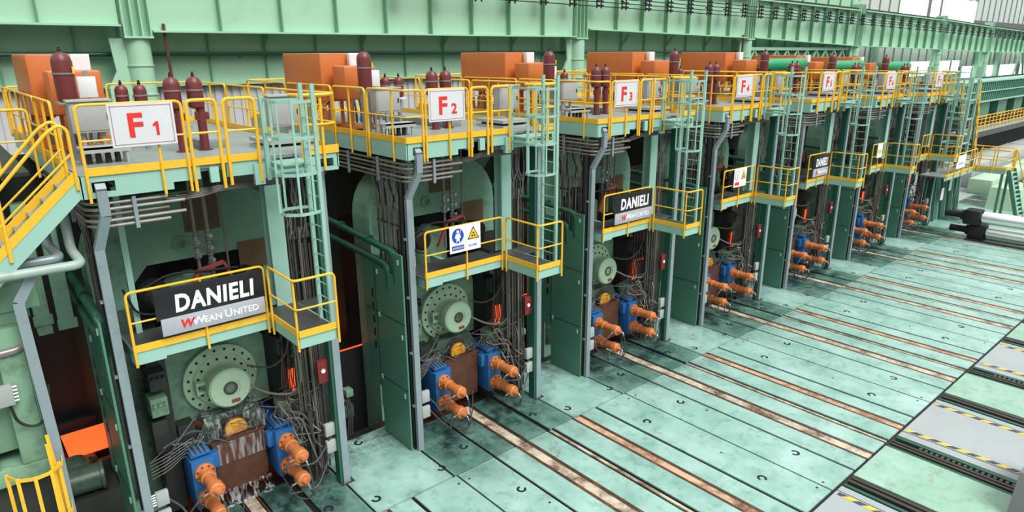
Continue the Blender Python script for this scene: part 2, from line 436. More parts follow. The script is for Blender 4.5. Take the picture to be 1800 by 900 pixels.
for k, (xa, xb) in enumerate(((96.5, 100), (104, 100), (112, 116), (121, 117))):
    g = G((xa, 14.6, 0)); g.bar((xa, 14.6, 3), (xb, 14.6, 9.3), .35, .2)
    struct('trim_%d' % (20+k), g, [M_GIRD2 if k % 2 else M_GIRD])
for k, x in enumerate((62, 68, 84, 98, 106, 128)):
    g = G((x, 14.6, 0)); g.box(x-.3, x+.3, 14.4, 14.9, 0, 11.5)
    struct('trim_%d' % (30+k), g, [M_GIRD])
g = G((262, 0, 0)); g.box(262, 262.3, -30, 20, 0, 20)
struct('wall_end', g, [M_CLAD])

def girder(x0, x1, zb0, zb1, zt0, zt1, label, ribs):
    t = thing('crane_girder', label, 'girder', (x0, 12, zb0), 'crane runway girders along the back')
    g = G((x0, 12, zb0))
    g.prism([(x0, zb0), (x1, zb1), (x1, zt1), (x0, zt0)], 'y', 12.0, 12.05)
    part('web', g, M_GIRD, t)
    g = G((x0, 12, zb0)); g.prism([(x0, zb0-.03), (x1, zb1-.03), (x1, zb1+.03), (x0, zb0+.03)], 'y', 11.72, 12.35)
    part('bottom_flange', g, M_GIRD, t)
    g = G((x0, 12, zb0)); g.prism([(x0, zt0-.03), (x1, zt1-.03), (x1, zt1+.05), (x0, zt0+.05)], 'y', 11.72, 12.35)
    g.m(1).prism([(x0, zt0+.05), (x1, zt1+.05), (x1, zt1+.22), (x0, zt0+.22)], 'y', 11.98, 12.08)
    part('top_flange', g, [M_GIRD, M_RAIL], t)
    n = int((x1-x0)/ribs)
    for k in range(1, n):
        f = k/n; x = x0+(x1-x0)*f; zb = zb0+(zb1-zb0)*f; zt = zt0+(zt1-zt0)*f
        g = G((x0, 12, zb0)); g.box(x-.02, x+.02, 11.76, 12, zb, zt); part('stiffener', g, M_GIRD2, t)
    return t
girder(-20, 5.15, 10.32, 10.32, 13.6, 13.6, 'left end of pale green crane girder above the F1 stand', 2.05)
girder(6.05, 25.2, 10.16, 10.22, 13.2, 13.0, 'long pale green crane girder above the F2 and F3 stands', 2.05)
girder(26.2, 41.0, 10.58, 10.33, 13.0, 12.65, 'pale green crane girder above the F4 stand', 1.9)
girder(42.0, 57.2, 10.33, 9.88, 12.65, 12.5, 'pale green crane girder above the lattice truss', 1.9)
girder(58.2, 75.8, 9.86, 9.62, 12.5, 12.25, 'far pale green crane girder beyond the truss', 1.9)
girder(76.8, 90.8, 9.60, 9.35, 12.25, 11.9, 'second farthest pale green crane girder at right', 1.9)
girder(91.8, 118, 9.33, 9.15, 11.9, 11.4, 'farthest pale green crane girder at the right edge', 1.9)
# lattice truss under the fourth girder
t = thing('lattice_truss', 'pale green lattice truss hung under the crane girder', 'truss', (42, 12.2, 8.6))
g = G((42, 12.2, 8.6)); g.box(42, 56.6, 12.1, 12.3, 9.55, 9.75); part('top_chord', g, M_GIRD, t)
g = G((42, 12.2, 8.6)); g.box(42, 56.6, 12.1, 12.3, 8.55, 8.7); part('bottom_chord', g, M_GIRD, t)
for k in range(10):
    x = 42+1.45*k
    g = G((42, 12.2, 8.6)); g.bar((x, 12.2, 8.65), (x+.72, 12.2, 9.6), .1, .1); g.bar((x+.72, 12.2, 9.6), (x+1.44, 12.2, 8.65), .1, .1)
    part('diagonal_brace', g, M_GIRD, t)
# columns
def column(x, ztop, r, label):
    t = thing('crane_column', label, 'column', (x, 12.2, 0), 'round columns carrying the crane girders')
    g = G((x, 12.2, 0)); g.lathe((x, 12.2, 0), (0, 0, 1), [(0, r), (ztop, r)], 24)
    for z in (8.2, 9.1): g.lathe((x, 12.2, z), (0, 0, 1), [(0, r+.03), (.05, r+.03)], 24)
    part('shaft', g, M_GIRD, t)
    g = G((x, 12.2, 0)); g.box(x-.42, x+.42, 11.75, 12.65, ztop, ztop+.06)
    for dx in (-.38, -.13, .13, .38): g.box(x+dx-.02, x+dx+.02, 11.8, 12.6, ztop+.06, ztop+3.2)
    g.box(x-.42, x+.42, 12.15, 12.25, ztop+.06, ztop+3.2)
    part('bearing_head', g, M_GIRD, t)
    g = G((x, 12.2, 0))
    g.prism([(x-.9, 0), (x-.35, 0), (x-.35, ztop), (x-.8, ztop), (x-.72, ztop-1.0), (x-1.0, ztop-1.5)], 'y', 12.1, 12.2)
    g.box(x-1.02, x-.98, 11.9, 12.4, 0, ztop-1.5)
    part('haunch', g, M_GIRD, t)
for x, z, r, l in ((5.62, 9.95, .38, 'round pale green crane column behind the F1 stand'), (25.7, 10.1, .42, 'round pale green crane column behind the F3 stand'),
                   (41.5, 10.2, .42, 'round pale green crane column behind the F5 stand'), (57.7, 9.8, .42, 'pale green crane column at right end of the truss'),
                   (76.3, 9.5, .45, 'far pale green crane column right of the last stand'), (91.3, 9.25, .45, 'second farthest pale green crane column at right'), (119.2, 9.1, .5, 'farthest pale green crane column at the right edge')):
    column(x, z, r, l)
# long dark pipe at the back
g = G((-20, 12.9, 9.48)); g.tube([(-20, 12.7, 9.48), (57, 12.7, 9.45)], .075, 10)
for k in range(14): g.box(-16+5*k, -15.94+5*k, 12.7, 12.87, 9.36, 9.4)
solo('service_pipe', g, [M_DKGRN], 'long thin dark pipe running along the back wall', 'pipe')
g = G((5.95, 12.2, 0)); g.tube([(6.45, 11.9, 7.3), (6.4, 11.9, 10.4)], .05, 8)
solo('drain_pipe', g, [M_RUST], 'thin rusty downpipe beside the left crane column', 'pipe')
g = G((40.9, 12.2, 0)); g.tube([(40.75, 11.9, 7.3), (40.7, 11.9, 10.5)], .06, 8)
solo('drain_pipe', g, [M_RUST], 'thin rusty downpipe beside the column behind F5', 'pipe')
# conductor bars on the girder
t = thing('conductor_line', 'row of black insulated conductor bars along the crane girder', 'power rail', (18, 11.4, 11.2))
O_ = (18, 11.4, 11.2)
for k in range(4):
    g = G(O_); g.tube([(14, 11.4, 11.72+.21*k), (26, 11.4, 11.65+.21*k), (60, 11.4, 11.45+.19*k), (118, 11.4, 10.45+.15*k)], .026, 6); part('conductor', g, M_BLACK, t)
for k in range(52):
    x = 15.1+1.9*k; f = max(0, (x-26))/92
    z = 11.63-1.2*f if x > 60 else 11.66-.2*min(1, max(0, (x-26)/34)); 
    if x > 60: z = 11.43-(x-60)*.0172
    g = G(O_)
    for dx in (-.16, .16): g.box(x+dx-.03, x+dx+.03, 11.44, 11.48, z-.1, z+.78)
    for q in range(4): g.box(x-.22, x+.22, 11.34, 11.44, z-.01+.205*q, z+.07+.205*q)
    g.box(x-.02, x+.02, 11.48, 11.72, z+.3, z+.36)
    part('bracket', g, M_BLACK, t)

# ================================================================== STANDS
GR = lambda what: what+' on the seven mill stands'

# ---- mill housing
def housing():
    o = (2.0, 1.9, 0); t = thing('mill_housing', 'arched green cast mill housing of the {s} stand', 'mill housing', o, GR('arched housings'))
    def arc(cx, cz, r, a0, a1, n=8): return [(cx+r*math.cos(R(a0+(a1-a0)*k/n)), cz+r*math.sin(R(a0+(a1-a0)*k/n))) for k in range(n+1)]
    def frame(y0, y1):
        g = G(o)
        left = [(.05, -1), (.05, 5.55)]+arc(1.3, 5.55, 1.25, 180, 90)
        right = arc(2.75, 5.55, 1.25, 90, 0)+[(4.0, -1)]
        g.prism(left+right[0:]+[(3.35, -1), (3.35, 5.05), (3.0, 5.4), (1.05, 5.4), (.75, 5.05), (.75, -1)], 'y', y0, y1)
        return g
    g = frame(1.9, 2.75)
    part('frame', g, M_HOUS, t)
    g = G(o); g.box(.76, 3.34, 2.72, 2.75, 1.6, 5.38); part('dark_backing', g, M_BLACK, t)  # black sheet added to darken the window void behind the chock
    g = G(o); g.box(1.85, 2.55, 1.87, 1.9, 5.95, 6.75); part('cover_plate', g, M_BROWN, t, 'brown weathered cover plate')
    g = G(o); g.box(2.85, 3.6, 1.87, 1.9, 4.95, 5.55); part('cover_plate', g, M_BROWN, t, 'brown weathered cover plate')
    g = G(o); g.lathe((1.72, 1.9, 5.75), (0, -1, 0), [(0, .15), (.05, .15), (.05, .09), (.01, .09)], 20); part('port_ring', g, M_MACH, t)
    g = G(o); g.box(.1, .7, 1.84, 1.9, .4, 4.6)
    for k in range(8): g.lathe((.2+.4*(k % 2), 1.84, .7+.55*k), (0, -1, 0), [(0, .035), (.03, .035)], 8)
    part('wear_liner', g, M_MACH2, t)
    g = G(o); g.box(3.4, 3.95, 1.84, 1.9, .4, 4.6); part('wear_liner', g, M_DKMACH, t)
    return t
reg(housing())
def housing_back():
    o = (2.0, 5.0, 0); t = thing('drive_side_housing', 'dark green rear drive side housing behind the {s} stand', 'mill housing', o, GR('rear drive side housings'))
    g = G(o); g.prism([(-.1, -1), (-.1, 5.6), (1.0, 6.9), (3.1, 6.9), (4.1, 5.6), (4.1, -1), (3.4, -1), (3.4, 5), (.7, 5), (.7, -1)], 'y', 4.9, 5.6); part('frame', g, M_SHDARK, t)
    g = G(o)
    g.lathe((2.0, 2.76, 2.6), (0, 1, 0), [(0, .35), (.3, .35), (.3, .68), (1.8, .68), (1.8, .35), (2.1, .35)], 28)
    part('backup_roll', g, M_RAIL, t)
    g = G(o); g.lathe((2.1, 2.76, 1.42), (0, 1, 0), [(0, .15), (.3, .15), (.3, .3), (1.8, .3), (1.8, .15), (2.1, .15)], 24); part('work_roll', g, M_RAIL, t)
    return t
reg(housing_back())

# ---- backup roll chock with the big flanged drum
def backup_chock():
    cx, cz = 2.07, 2.66; o = (cx, 1.9, 1.75)
    t = thing('backup_roll_chock', 'pale green backup roll chock with round bolted flange, {s} stand', 'roll chock', o, GR('backup roll chocks'))
    g = G(o)
    g.prism([(.95, 1.8), (3.15, 1.8), (3.15, 3.3), (2.7, 3.9), (1.4, 3.9), (.95, 3.3)], 'y', 1.76, 2.7)
    g.box(.78, .95, 1.7, 2.6, 2.1, 3.6); g.box(3.15, 3.32, 1.7, 2.6, 2.1, 3.6)
    part('chock_body', g, M_MACH, t)
    g = G(o); g.lathe((1.85, 2.15, 3.9), (0, 0, 1), [(0, .55), (.95, .55), (1.03, .45), (1.1, .15), (1.16, .12)], 32); part('capsule', g, M_MACH, t)
    g = G(o); g.lathe((cx, 1.76, cz), (0, -1, 0), [(0, .78), (.10, .78), (.11, .76), (.11, .60), (.16, .57), (.16, .42)], 48)
    fl_ = part('flange', g, M_DRUM, t)
    for n, rr, y in ((20, .68, 1.65), (16, .50, 1.60)):
        for k in range(n):
            a = 2*math.pi*k/n+.1; g = G(o)
            g.lathe((cx+rr*math.cos(a), y+.01, cz+rr*math.sin(a)), (0, -1, 0), [(0, .030), (.025, .030)], 6)
            part('bolt', g, M_BLACK, fl_)
    g = G(o); g.lathe((cx, 1.6, cz), (0, -1, 0), [(0, .43), (.02, .43), (.02, .41), (.30, .41), (.32, .44), (.52, .44), (.56, .40), (.56, .2), (.54, .2), (.54, .15)], 40)
    dr_ = part('drum', g, M_DRUM, t)
    g = G(o); g.lathe((cx, 1.07, cz), (0, -1, 0), [(0, .15), (.02, .15), (.02, .10), (.01, .10)], 24); part('sight_cap', g, M_RAIL, dr_)
    g = G(o); g.box(cx-.02, cx+.16, 1.025, 1.045, cz-.34, cz-.26, .005); part('name_tag', g, M_FADRED, dr_, 'small dull red tag')
    g = G(o)
    for dz in (-.1, .1): g.box(cx-.56, cx-.38, 1.42, 1.58, cz+dz-.03, cz+dz+.03, .008)
    g.box(cx-.58, cx-.54, 1.42, 1.58, cz-.15, cz+.15, .008); part('locking_lug', g, M_DRUM, t)
    return t
reg(backup_chock())

# ---- dark guides and clutter around the chocks
def clutter():
    o = (2.0, 1.5, .1)
    t = thing('chock_guide_frame', 'grimy dark guide frame with valve blocks around the rolls, {s} stand', 'machinery', o, GR('grimy guide frames'))
    g = G(o); g.box(.62, .98, 1.35, 2.2, .1, 4.2, .02); g.box(.5, .8, 1.1, 1.35, 1.7, 2.4, .02); part('left_guide', g, M_DKMACH, t)
    g = G(o); g.box(3.1, 3.45, 1.4, 2.2, .1, 4.2, .02); g.box(3.1, 3.5, 1.15, 1.45, 2.2, 3.5, .02); part('right_guide', g, M_BLACK, t)
    for x, z in ((.68, 2.75), (.72, 3.3), (3.28, 3.3), (3.2, 1.75)):
        g = G(o); g.box(x-.16, x+.16, .98, 1.4, z-.2, z+.2, .02)
        for k in range(3): g.lathe((x-.1+.1*k, .98, z+.08), (0, -1, 0), [(0, .03), (.08, .03)], 8)
        part('valve_block', g, M_MACH if z < 3 else M_DKMACH, t)
    g = G(o); g.box(1.0, 3.1, 1.25, 1.95, 3.85, 4.05, .02); part('cross_beam', g, M_DKMACH, t)
    g = G(o); g.box(1.0, 1.34, 1.34, 1.7, 1.0, 2.0, .02); part('cross_beam', g, M_DKMACH, t)
    g = G(o)
    rnd = random.Random(3)
    for k in range(16):
        x = rnd.uniform(.6, 3.5); z = rnd.uniform(1.6, 1.85); x2 = x+rnd.uniform(-.6, .6)
        g.tube([(x, 1.2, z), (x+.1, .95, z+.1), (x2, .95, z-.15), (x2, 1.3, z-.25)], .009, 6, .06)
    part('grease_line', g, M_PIPE2, t)
    g = G(o)
    for k in range(14):
        x = 3.2+.045*k; g.tube([(x, 1.4, 4.2-.03*k), (x, .95, 4.1), (x-.1*(k % 3), .9, 2.4), (x, 1.1, 1.9)], .013, 6, .08)
    part('grease_line', g, M_PIPE, t)
    return t
reg(clutter())

# ---- work roll chock, roll neck and rusty apron
def work_chock():
    o = (2.1, 1.4, .3)
    t = thing('work_roll_chock', 'wet green work roll chock with yellow roll neck, {s} stand', 'roll chock', o, GR('work roll chocks'))
    g = G(o)
    g.prism([(1.35, .35), (2.85, .35), (2.85, 1.6), (2.6, 2.02), (1.55, 2.02), (1.35, 1.6)], 'y', 1.32, 1.74)
    part('chock_body', g, M_MACH2, t)
    g = G(o); g.lathe((2.10, 1.33, 1.62), (0, -1, 0), [(0, .34), (.04, .34), (.04, .27), (.12, .27)], 32); part('seal_ring', g, M_RAIL, t)
    g = G(o); g.lathe((2.10, 1.21, 1.62), (0, -1, 0), [(0, .24), (.05, .24), (.06, .22), (.06, .08), (.04, .08)], 32); part('roll_neck', g, M_YROLL, t, 'yellow roll neck')
    return t
reg(work_chock())
g = G((2.1, 1.0, .3)); g.box(1.52, 2.62, 1.0, 1.06, .28, 1.58, .01); g.box(1.50, 2.64, .98, 1.08, 1.52, 1.58)
for x in (1.62, 2.52):
    for z in (.40, 1.42): g.lathe((x, 1.0, z), (0, -1, 0), [(0, .03), (.025, .03)], 8)
reg(solo('apron_plate', g, [M_RUST], 'rusty brown apron plate between the cylinders of the {s} stand', 'plate', GR('rusty apron plates')))

# ---- blue bending blocks and their orange cylinders
for sgn, xx, nm in ((0, 1.22, 'left'), (1, 2.97, 'right')):
    o = (xx, .65, .3)
    t = thing('roll_bending_block', 'blue steel block carrying the %s cylinder pair, {s} stand' % nm, 'block', o, GR('blue cylinder blocks'))
    g = G(o); g.box(xx-.23, xx+.23, .66, 1.5, .36, 1.48, .03); g.box(xx-.2, xx+.2, 1.5, 2.3, .5, 1.56, .03); part('body', g, M_BLUE, t)
    g = G(o); g.box(xx-.2, xx+.2, .75, 1.5, 1.52, 1.6, .02); g.box(xx-.36 if sgn else xx+.1, xx-.1 if sgn else xx+.36, .8, 1.0, 1.1, 1.45, .02); part('lug', g, M_BLUE, t)
    g = G(o)
    for k in range(4): g.tube([(xx-.15+.09*k, .72, 1.62), (xx-.15+.09*k, 1.1, 1.68), (xx+(.4 if sgn else -.4)-.05*k, 1.3, 1.72)], .016, 6, .08)
    part('supply_line', g, M_STEEL, t)
    reg(t)
    for zz, lv in ((1.2, 'upper'), (.62, 'lower')):
        o = (xx, .66, zz)
        t = thing('hydraulic_cylinder', 'orange %s %s hydraulic cylinder on blue block, {s} stand' % (lv, nm), 'hydraulic cylinder', o, GR('orange hydraulic cylinders'))
        g = G(o); g.lathe((xx, .66, zz), (0, -1, 0), [(0, .20), (.07, .20), (.08, .185), (.08, .15), (.13, .14)], 20); fl_ = part('flange', g, M_ORCYL, t)
        g = G(o)
        for k in range(8):
            a = math.pi*k/4+.3; g = G(o); g.lathe((xx+.17*math.cos(a), .59, zz+.17*math.sin(a)), (0, -1, 0), [(0, .02), (.03, .02)], 6)
            part('flange_bolt', g, M_RUST, fl_)
        g = G(o); g.lathe((xx, .54, zz), (0, -1, 0), [(0, .14), (.10, .13), (.11, .15), (.17, .15), (.18, .125), (.62, .125)], 20); part('barrel', g, M_ORCYL, t)
        g = G(o); g.lathe((xx, .02, zz), (0, -1, 0), [(0, .125), (.01, .155), (.17, .155), (.20, .13), (.20, .085), (.30, .055), (.32, .05)], 20); ec_ = part('end_cap', g, M_ORCYL, t)
        g = G(o); g.tube([(xx, -.28, zz), (xx, -.37, zz), (xx+.02, -.38, zz-.1)], .022, 8, .04); part('nozzle', g, M_STEEL, ec_)
        g = G(o); g.tube([(xx-.12, -.10, zz-.02), (xx-.26, -.10, zz-.05)], .02, 8); part('port_fitting', g, M_STEEL, ec_)
        reg(t)
    # drain hose loop
    g = G((xx, -.2, .5)); rnd = random.Random(5+sgn)
    g.tube([(xx+.02, -.38, 1.1), (xx+.06, -.40, .85), (xx+.1, -.40, .45), (xx+.0, -.3, .2), (xx-.2, -.1, .25), (xx-.22, .7, .5)], .016, 7, .16, 6)
    g.tube([(xx+.02, -.38, .5), (xx+.12, -.3, .25), (xx+.3, 0, .1), (xx+.5, .1, .3), (xx+.55, .12, .95)], .016, 7, .16, 6)
    reg(solo('drain_hose', g, [M_HOSE], 'thin looped drain hoses below the %s cylinders, {s} stand' % nm, 'hose', GR('looped drain hoses')))
    g = G((xx, .04, 1)); 
    s2 = 1 if sgn else -1
    g.tube([(xx-.26, -.10, 1.15), (xx-.4, -.1, 1.05), (xx+.45*s2-.1, .0, .8), (xx+.62*s2, .1, 1.0), (xx+.86*s2, .14, 1.3)], .02, 7, .18, 6)
    g.tube([(xx-.26, -.10, .57), (xx-.36, -.1, .4), (xx+.3*s2, -.1, .25), (xx+.6*s2, .05, .6), (xx+.86*s2, .14, 1.0)], .02, 7, .18, 6)
    reg(solo('pressure_hose', g, [M_HOSE], 'grey pressure hoses curling round the %s cylinders, {s} stand' % nm, 'hose', GR('grey pressure hoses')))

# ---- hoses across the right of the window
HO = [([(2.45, 1.1, 2.6), (2.8, .8, 2.35), (3.25, .6, 2.3), (3.4, .5, 2.6), (3.35, .5, 3.4)], .028), ([(2.5, 1.2, 3.0), (2.9, .9, 2.9), (3.2, .7, 3.2), (3.3, .6, 3.9)], .022),
      ([(2.3, 1.3, 1.9), (2.9, .8, 2.3), (3.7, .35, 2.6)], .014), ([(2.5, 1.3, 2.0), (3.0, .8, 1.95), (3.7, .35, 2.4)], .014),
      ([(.6, .9, 1.9), (1.2, .9, 2.1), (1.5, 1.0, 1.8), (1.7, 1.0, 1.95)], .025), ([(.5, .8, 1.4), (.7, .7, 1.9), (1.3, .95, 2.35), (1.5, 1.2, 2.3)], .02),
      ([(3.0, .9, 1.7), (3.3, .6, 1.9), (3.5, .4, 1.5), (3.6, .2, 1.4)], .02), ([(3.1, .9, 1.65), (3.4, .5, 1.6), (3.5, .3, 1.1), (3.6, .2, 1.0)], .018), ([(3.2, .8, 2.1), (3.45, .55, 1.2), (3.5, .4, .8), (3.4, .3, 1.9)], .018),
      ([(3.05, .7, 1.7), (3.3, .5, 1.75), (3.45, .35, .9), (3.55, .3, .45)], .02)]
for k, (pts, r) in enumerate(HO):
    g = G(pts[0]); g.tube(pts, r, 8, .3, 7)
    reg(solo('hydraulic_hose', g, [M_HOSE if k % 3 else M_PIPE2], 'one of the grey hoses looping across the roll opening, {s} stand', 'hose', 'grey hoses looping across the roll openings, {s} stand'))
rnd = random.Random(11)
g = G((3.3, .5, 1.6))
for k in range(26):
    x, y, z = rnd.uniform(2.9, 3.5), rnd.uniform(.4, 1.0), rnd.uniform(1.5, 2.3)
    g.tube([(x, y, z), (x+rnd.uniform(-.3, .3), y+.1, z+rnd.uniform(-.4, .2)), (x+rnd.uniform(-.1, .4), y-.15, z-.4), (x+.2, y, z-rnd.uniform(.3, .8))], .011, 6, .12, 4)
reg(solo('small_bore_tubing', g, [M_PIPE2], 'tangle of thin steel tubes above the right blue block, {s} stand', 'tubing', GR('tangles of thin tubing'), 'stuff'))
g = G((.6, .9, 1.6))
for k in range(6):
    z = 1.55+.07*k; g.tube([(.25, .5, z), (.6, .7, z-.05), (.95+.05*k, .9, z+.03), (1.15, 1.0, z-.2)], .008, 6, .1, 4)
reg(solo('small_bore_tubing', g, [M_PIPE2], 'rows of thin steel tubes left of the rusty apron, {s} stand', 'tubing', GR('rows of thin tubing'), 'stuff'))
g = G((3.45, 1.1, 2.3)); g.box(3.34, 3.54, 1.06, 1.10, 2.08, 2.66)  # solid plate made emissive to stand in for the strip's glow
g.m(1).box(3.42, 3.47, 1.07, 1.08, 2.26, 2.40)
reg(solo('glow_plate', g, [M_HOT, M_BLACK], 'small upright plate made to glow orange right of the roll drum, {s} stand', 'glowing plate', GR('small glowing plates')))

# ---- posts
o = (.02, 0, 0)
t = thing('cable_tray_post', 'left galvanised cable tray post with kinked top, {s} stand', 'post', o, GR('kinked galvanised tray posts'))
g = G(o)
path = [(.02, 0, 0), (.02, 0, 6.35), (.16, -.27, 6.95), (.16, -.30, 7.36), (.16, -.22, 7.44)]
for a, b_ in zip(path[:-1], path[1:]): g.bar(a, b_, .15, .10)
part('channel', g, M_GALV, t)
g = G(o)
for z in (1.2, 2.6, 4.0, 5.4): g.box(-.1, .0, .03, .1, z, z+.05)
part('clamp', g, M_GALV, t); reg(t, range(4))
o = (.02, 0, 0)
t = thing('cable_tray_post', 'straight left galvanised cable tray post, {s} stand', 'post', o, 'straight galvanised tray posts on the last three stands')
g = G(o); g.bar((.02, 0, 0), (.02, 0, 7.1), .15, .10); part('channel', g, M_GALV, t)
g = G(o)
for z in (1.2, 2.6, 4.0, 5.4): g.box(-.1, .0, .03, .1, z, z+.05)
part('clamp', g, M_GALV, t); reg(t, range(4, 7))
o = (4.0, 0, 0)
t = thing('support_post', 'right galvanised front post carrying the platforms of the {s} stand', 'post', o, GR('straight galvanised front posts'))
g = G(o); g.box(3.93, 4.09, -.02, .10, 0, 7.24); part('channel', g, M_GALV, t)
g = G(o); g.box(3.87, 3.93, .02, .24, 0, 7.2); part('dark_flange', g, M_DKGRN, t, 'dark green back flange')
g = G(o); g.box(3.85, 4.17, -.08, .2, 0, .015); part('base_plate', g, M_RAIL, t); reg(t)
g = G((3.15, .45, 4.5)); g.box(2.98, 3.3, .3, .34, 4.45, 7.24); g.box(2.98, 3.3, .56, .6, 4.45, 7.24); g.box(3.12, 3.16, .34, .56, 4.45, 7.24)
reg(solo('teal_column', g, [M_TEAL], 'broad teal column between lower and upper platform, {s} stand', 'column', GR('broad teal columns')))
g = G((.5, .7, 4.4)); g.box(.46, .56, .66, .76, 4.4, 7.24)
reg(solo('teal_strut', g, [M_TEAL], 'slim teal strut behind the left end of lower platform, {s} stand', 'strut', GR('slim teal struts')))

# ---- pipe bundles
def bundle(pts, name, label, grp, mat=M_PIPE, r=.022, extra=None):
    o = (pts[0][0], pts[0][1], pts[0][2]); t = thing(name, label, 'pipes', o, grp)
    for (x, y, z0, z1, rr, m_) in pts[1:]:
        g = G(o); g.tube([(x, y, z0), (x, y, z1)], rr, 7); part('pipe', g, m_, t)
    if extra: extra(t, o)
    reg(t); return t
rnd = random.Random(21)
P = [(3.5, .45, .1)]
for k in range(17):
    x = 3.26+.036*k; P.append((x, .42+rnd.uniform(-.06, .10), rnd.uniform(.05, .5) if k > 4 else 1.9, rnd.uniform(5.4, 6.2), rnd.choice((.013, .017, .021)), M_PIPE if rnd.random() < .75 else M_PIPE2))
def ex(t, o):
    for z in (1.0, 2.1, 3.2, 5.0):
        g = G(o); g.box(3.22, 3.88, .52, .55, z, z+.06); part('clamp_bar', g, M_RAIL, t)
    g = G(o); g.box(3.32, 3.86, .60, .64, .0, 7.1); part('backing_plate', g, M_DKMACH, t)
    rr = random.Random(5)
    for k in range(14):
        x = 3.26+.045*k; g = G(o); q = rr.uniform(-.12, .12)
        g.tube([(x, .42, 5.8), (x+q, .4, 6.2), (x-q, .38, 6.6), (x, .42, 7.15)], .016, 7, .15, 4); part('hose', g, M_HOSE if k % 2 else M_PIPE2, t)
bundle(P, 'pipe_bundle', 'brown-grey vertical pipe bundle beside the right post, {s} stand', GR('right pipe bundles'), extra=ex)
P = [(.0, .6, .1)]
for k in range(6): P.append((-.07+.01*k, .1+.035*k, 0, 6.9, .016, M_PIPE if k % 3 else M_BLACK))
for k in range(15): P.append((.02+rnd.uniform(-.03, .06), .38+.075*k, 4.6 if k > 5 else 3.2, rnd.uniform(5.9, 6.2), .021, M_PIPE if k % 3 else M_PIPE2))
def ex2(t, o):
    rr = random.Random(8)
    for k in range(15):
        y = .38+.075*k; q = rr.uniform(-.1, .1); g = G(o); m_ = (M_HOSE, M_PIPE2, M_SIGNBLUE)[k % 3] if k % 4 else M_HOSE
        g.tube([(.03, y, 6.0), (.03, y+q, 6.3), (.0, y-q, 6.6), (.03, y, 7.15)], .024 if k % 4 == 0 else .018, 7, .12, 4); part('hose', g, M_BLACK if k % 4 == 0 else M_PIPE2, t)
        g = G(o); g.tube([(.03, y, 5.95), (.03, y, 6.05)], .028, 8); part('coupling', g, M_PIPE2, t)
    g = G(o); g.box(-.04, -.01, .05, .32, 0, 6.9); part('backing_strip', g, M_BLACK, t)
    for z in (5.0, 5.6):
        g = G(o); g.box(.05, .08, .3, 1.5, z, z+.05); part('clamp_bar', g, M_RAIL, t)
bundle(P, 'pipe_bundle', 'brown-grey vertical pipes and hoses beside the left post, {s} stand', GR('left pipe bundles'), extra=ex2)

# ---- conduits wrapped round the deck corner
o = (0, -.1, 6.7)
t = thing('conduit_rack', 'stack of steel conduits bent round the front left corner under the {s} deck', 'conduits', o, GR('conduit stacks under the decks'))
for k in range(5):
    z = 6.74+.095*k; e = .0+.015*(k % 2)
    g = G(o); g.tube([(-.06-e, 4.5, z+.02), (-.06-e, -.13-e, z), (1.15+.13*((k*2) % 4), -.13-e, z)], .030, 8, .32, 6); part('conduit', g, M_PIPE2 if k != 2 else M_PIPE, t)
for x, y in ((.62, -.19), (-.12, 1.0), (-.12, 2.4)):
    g = G(o); g.box(x-.03, x+.03, y-.02, y+.02, 6.66, 7.2); part('hanger', g, M_GALV, t)
reg(t, high=True)
g = G((1.6, -.1, 7.0)); rnd = random.Random(4)
for k in range(5): g.tube([(.9+.2*k, -.05, 7.02+.03*k), (1.7, -.0, 7.0+.035*k), (2.1, .0, 7.08+.02*k), (3.3, .05, 7.05+.03*k)], .017, 6, .2, 4)
reg(solo('cable_run', g, [M_PIPE], 'thin pipes sagging under the deck front, {s} stand', 'pipes', GR('thin pipes under deck fronts')), high=True)

# ---- shield between the stands
o = (-.17, .1, 0)
t = thing('shield_panel', 'dark green upright shield panel left of the {s} stand', 'panel', o, GR('dark green shield panels'))
g = G(o); g.prism([(.08, .02), (1.35, .02), (1.35, 1.3), (1.95, 1.3), (1.95, 4.75), (.62, 4.48), (.50, 4.46), (.50, 5.05), (.08, 5.05)], 'x', -.19, -.15); part('sheet', g, M_SHIELD, t)
g = G(o); g.box(-.196, -.19, .08, 1.9, 3.35, 3.365); g.box(-.196, -.19, .08, 1.5, 1.62, 1.635); g.box(-.196, -.19, 1.36, 1.375, 1.3, 4.6); part('seam', g, M_BLACK, t)
g = G(o)
for y, z in ((.2, 4.8), (1.2, 4.35), (1.2, 3.25), (.18, 2.95), (.2, 1.4), (1.25, 1.55)): g.box(-.22, -.19, y, y+.05, z, z+.12, .006)
part('hinge_clip', g, M_TEAL, t)
for k in range(5):
    g = G(o); g.box(-.197, -.19, 1.48, 1.56, 2.3+.35*k, 2.5+.35*k); part('vent_slot', g, M_BLACK, t)
reg(t)
o = (-.2, .6, 4.8)
t = thing('coolant_header', 'pair of dark green coolant pipes above the shield left of {s} stand', 'pipes', o, GR('dark green coolant pipes'))
g = G(o); g.tube([(-.12, .45, 4.3), (-.12, .45, 5.02), (-.12, 5.0, 5.3)], .085, 12, .25, 6); part('pipe', g, M_DKGRN, t)
g = G(o); g.tube([(-.14, .75, 4.1), (-.14, .75, 4.66), (-.14, 5.0, 4.85)], .085, 12, .25, 6); part('pipe', g, M_DKGRN, t)
for y in (1.6, 3.0, 4.2):
    g = G(o); g.lathe((-.12, y, 5.09+(y-.45)*.06-.03), (0, 1, .06), [(0, .11), (.06, .11)], 14); part('pipe_flange', g, M_DKGRN, t)
reg(t)
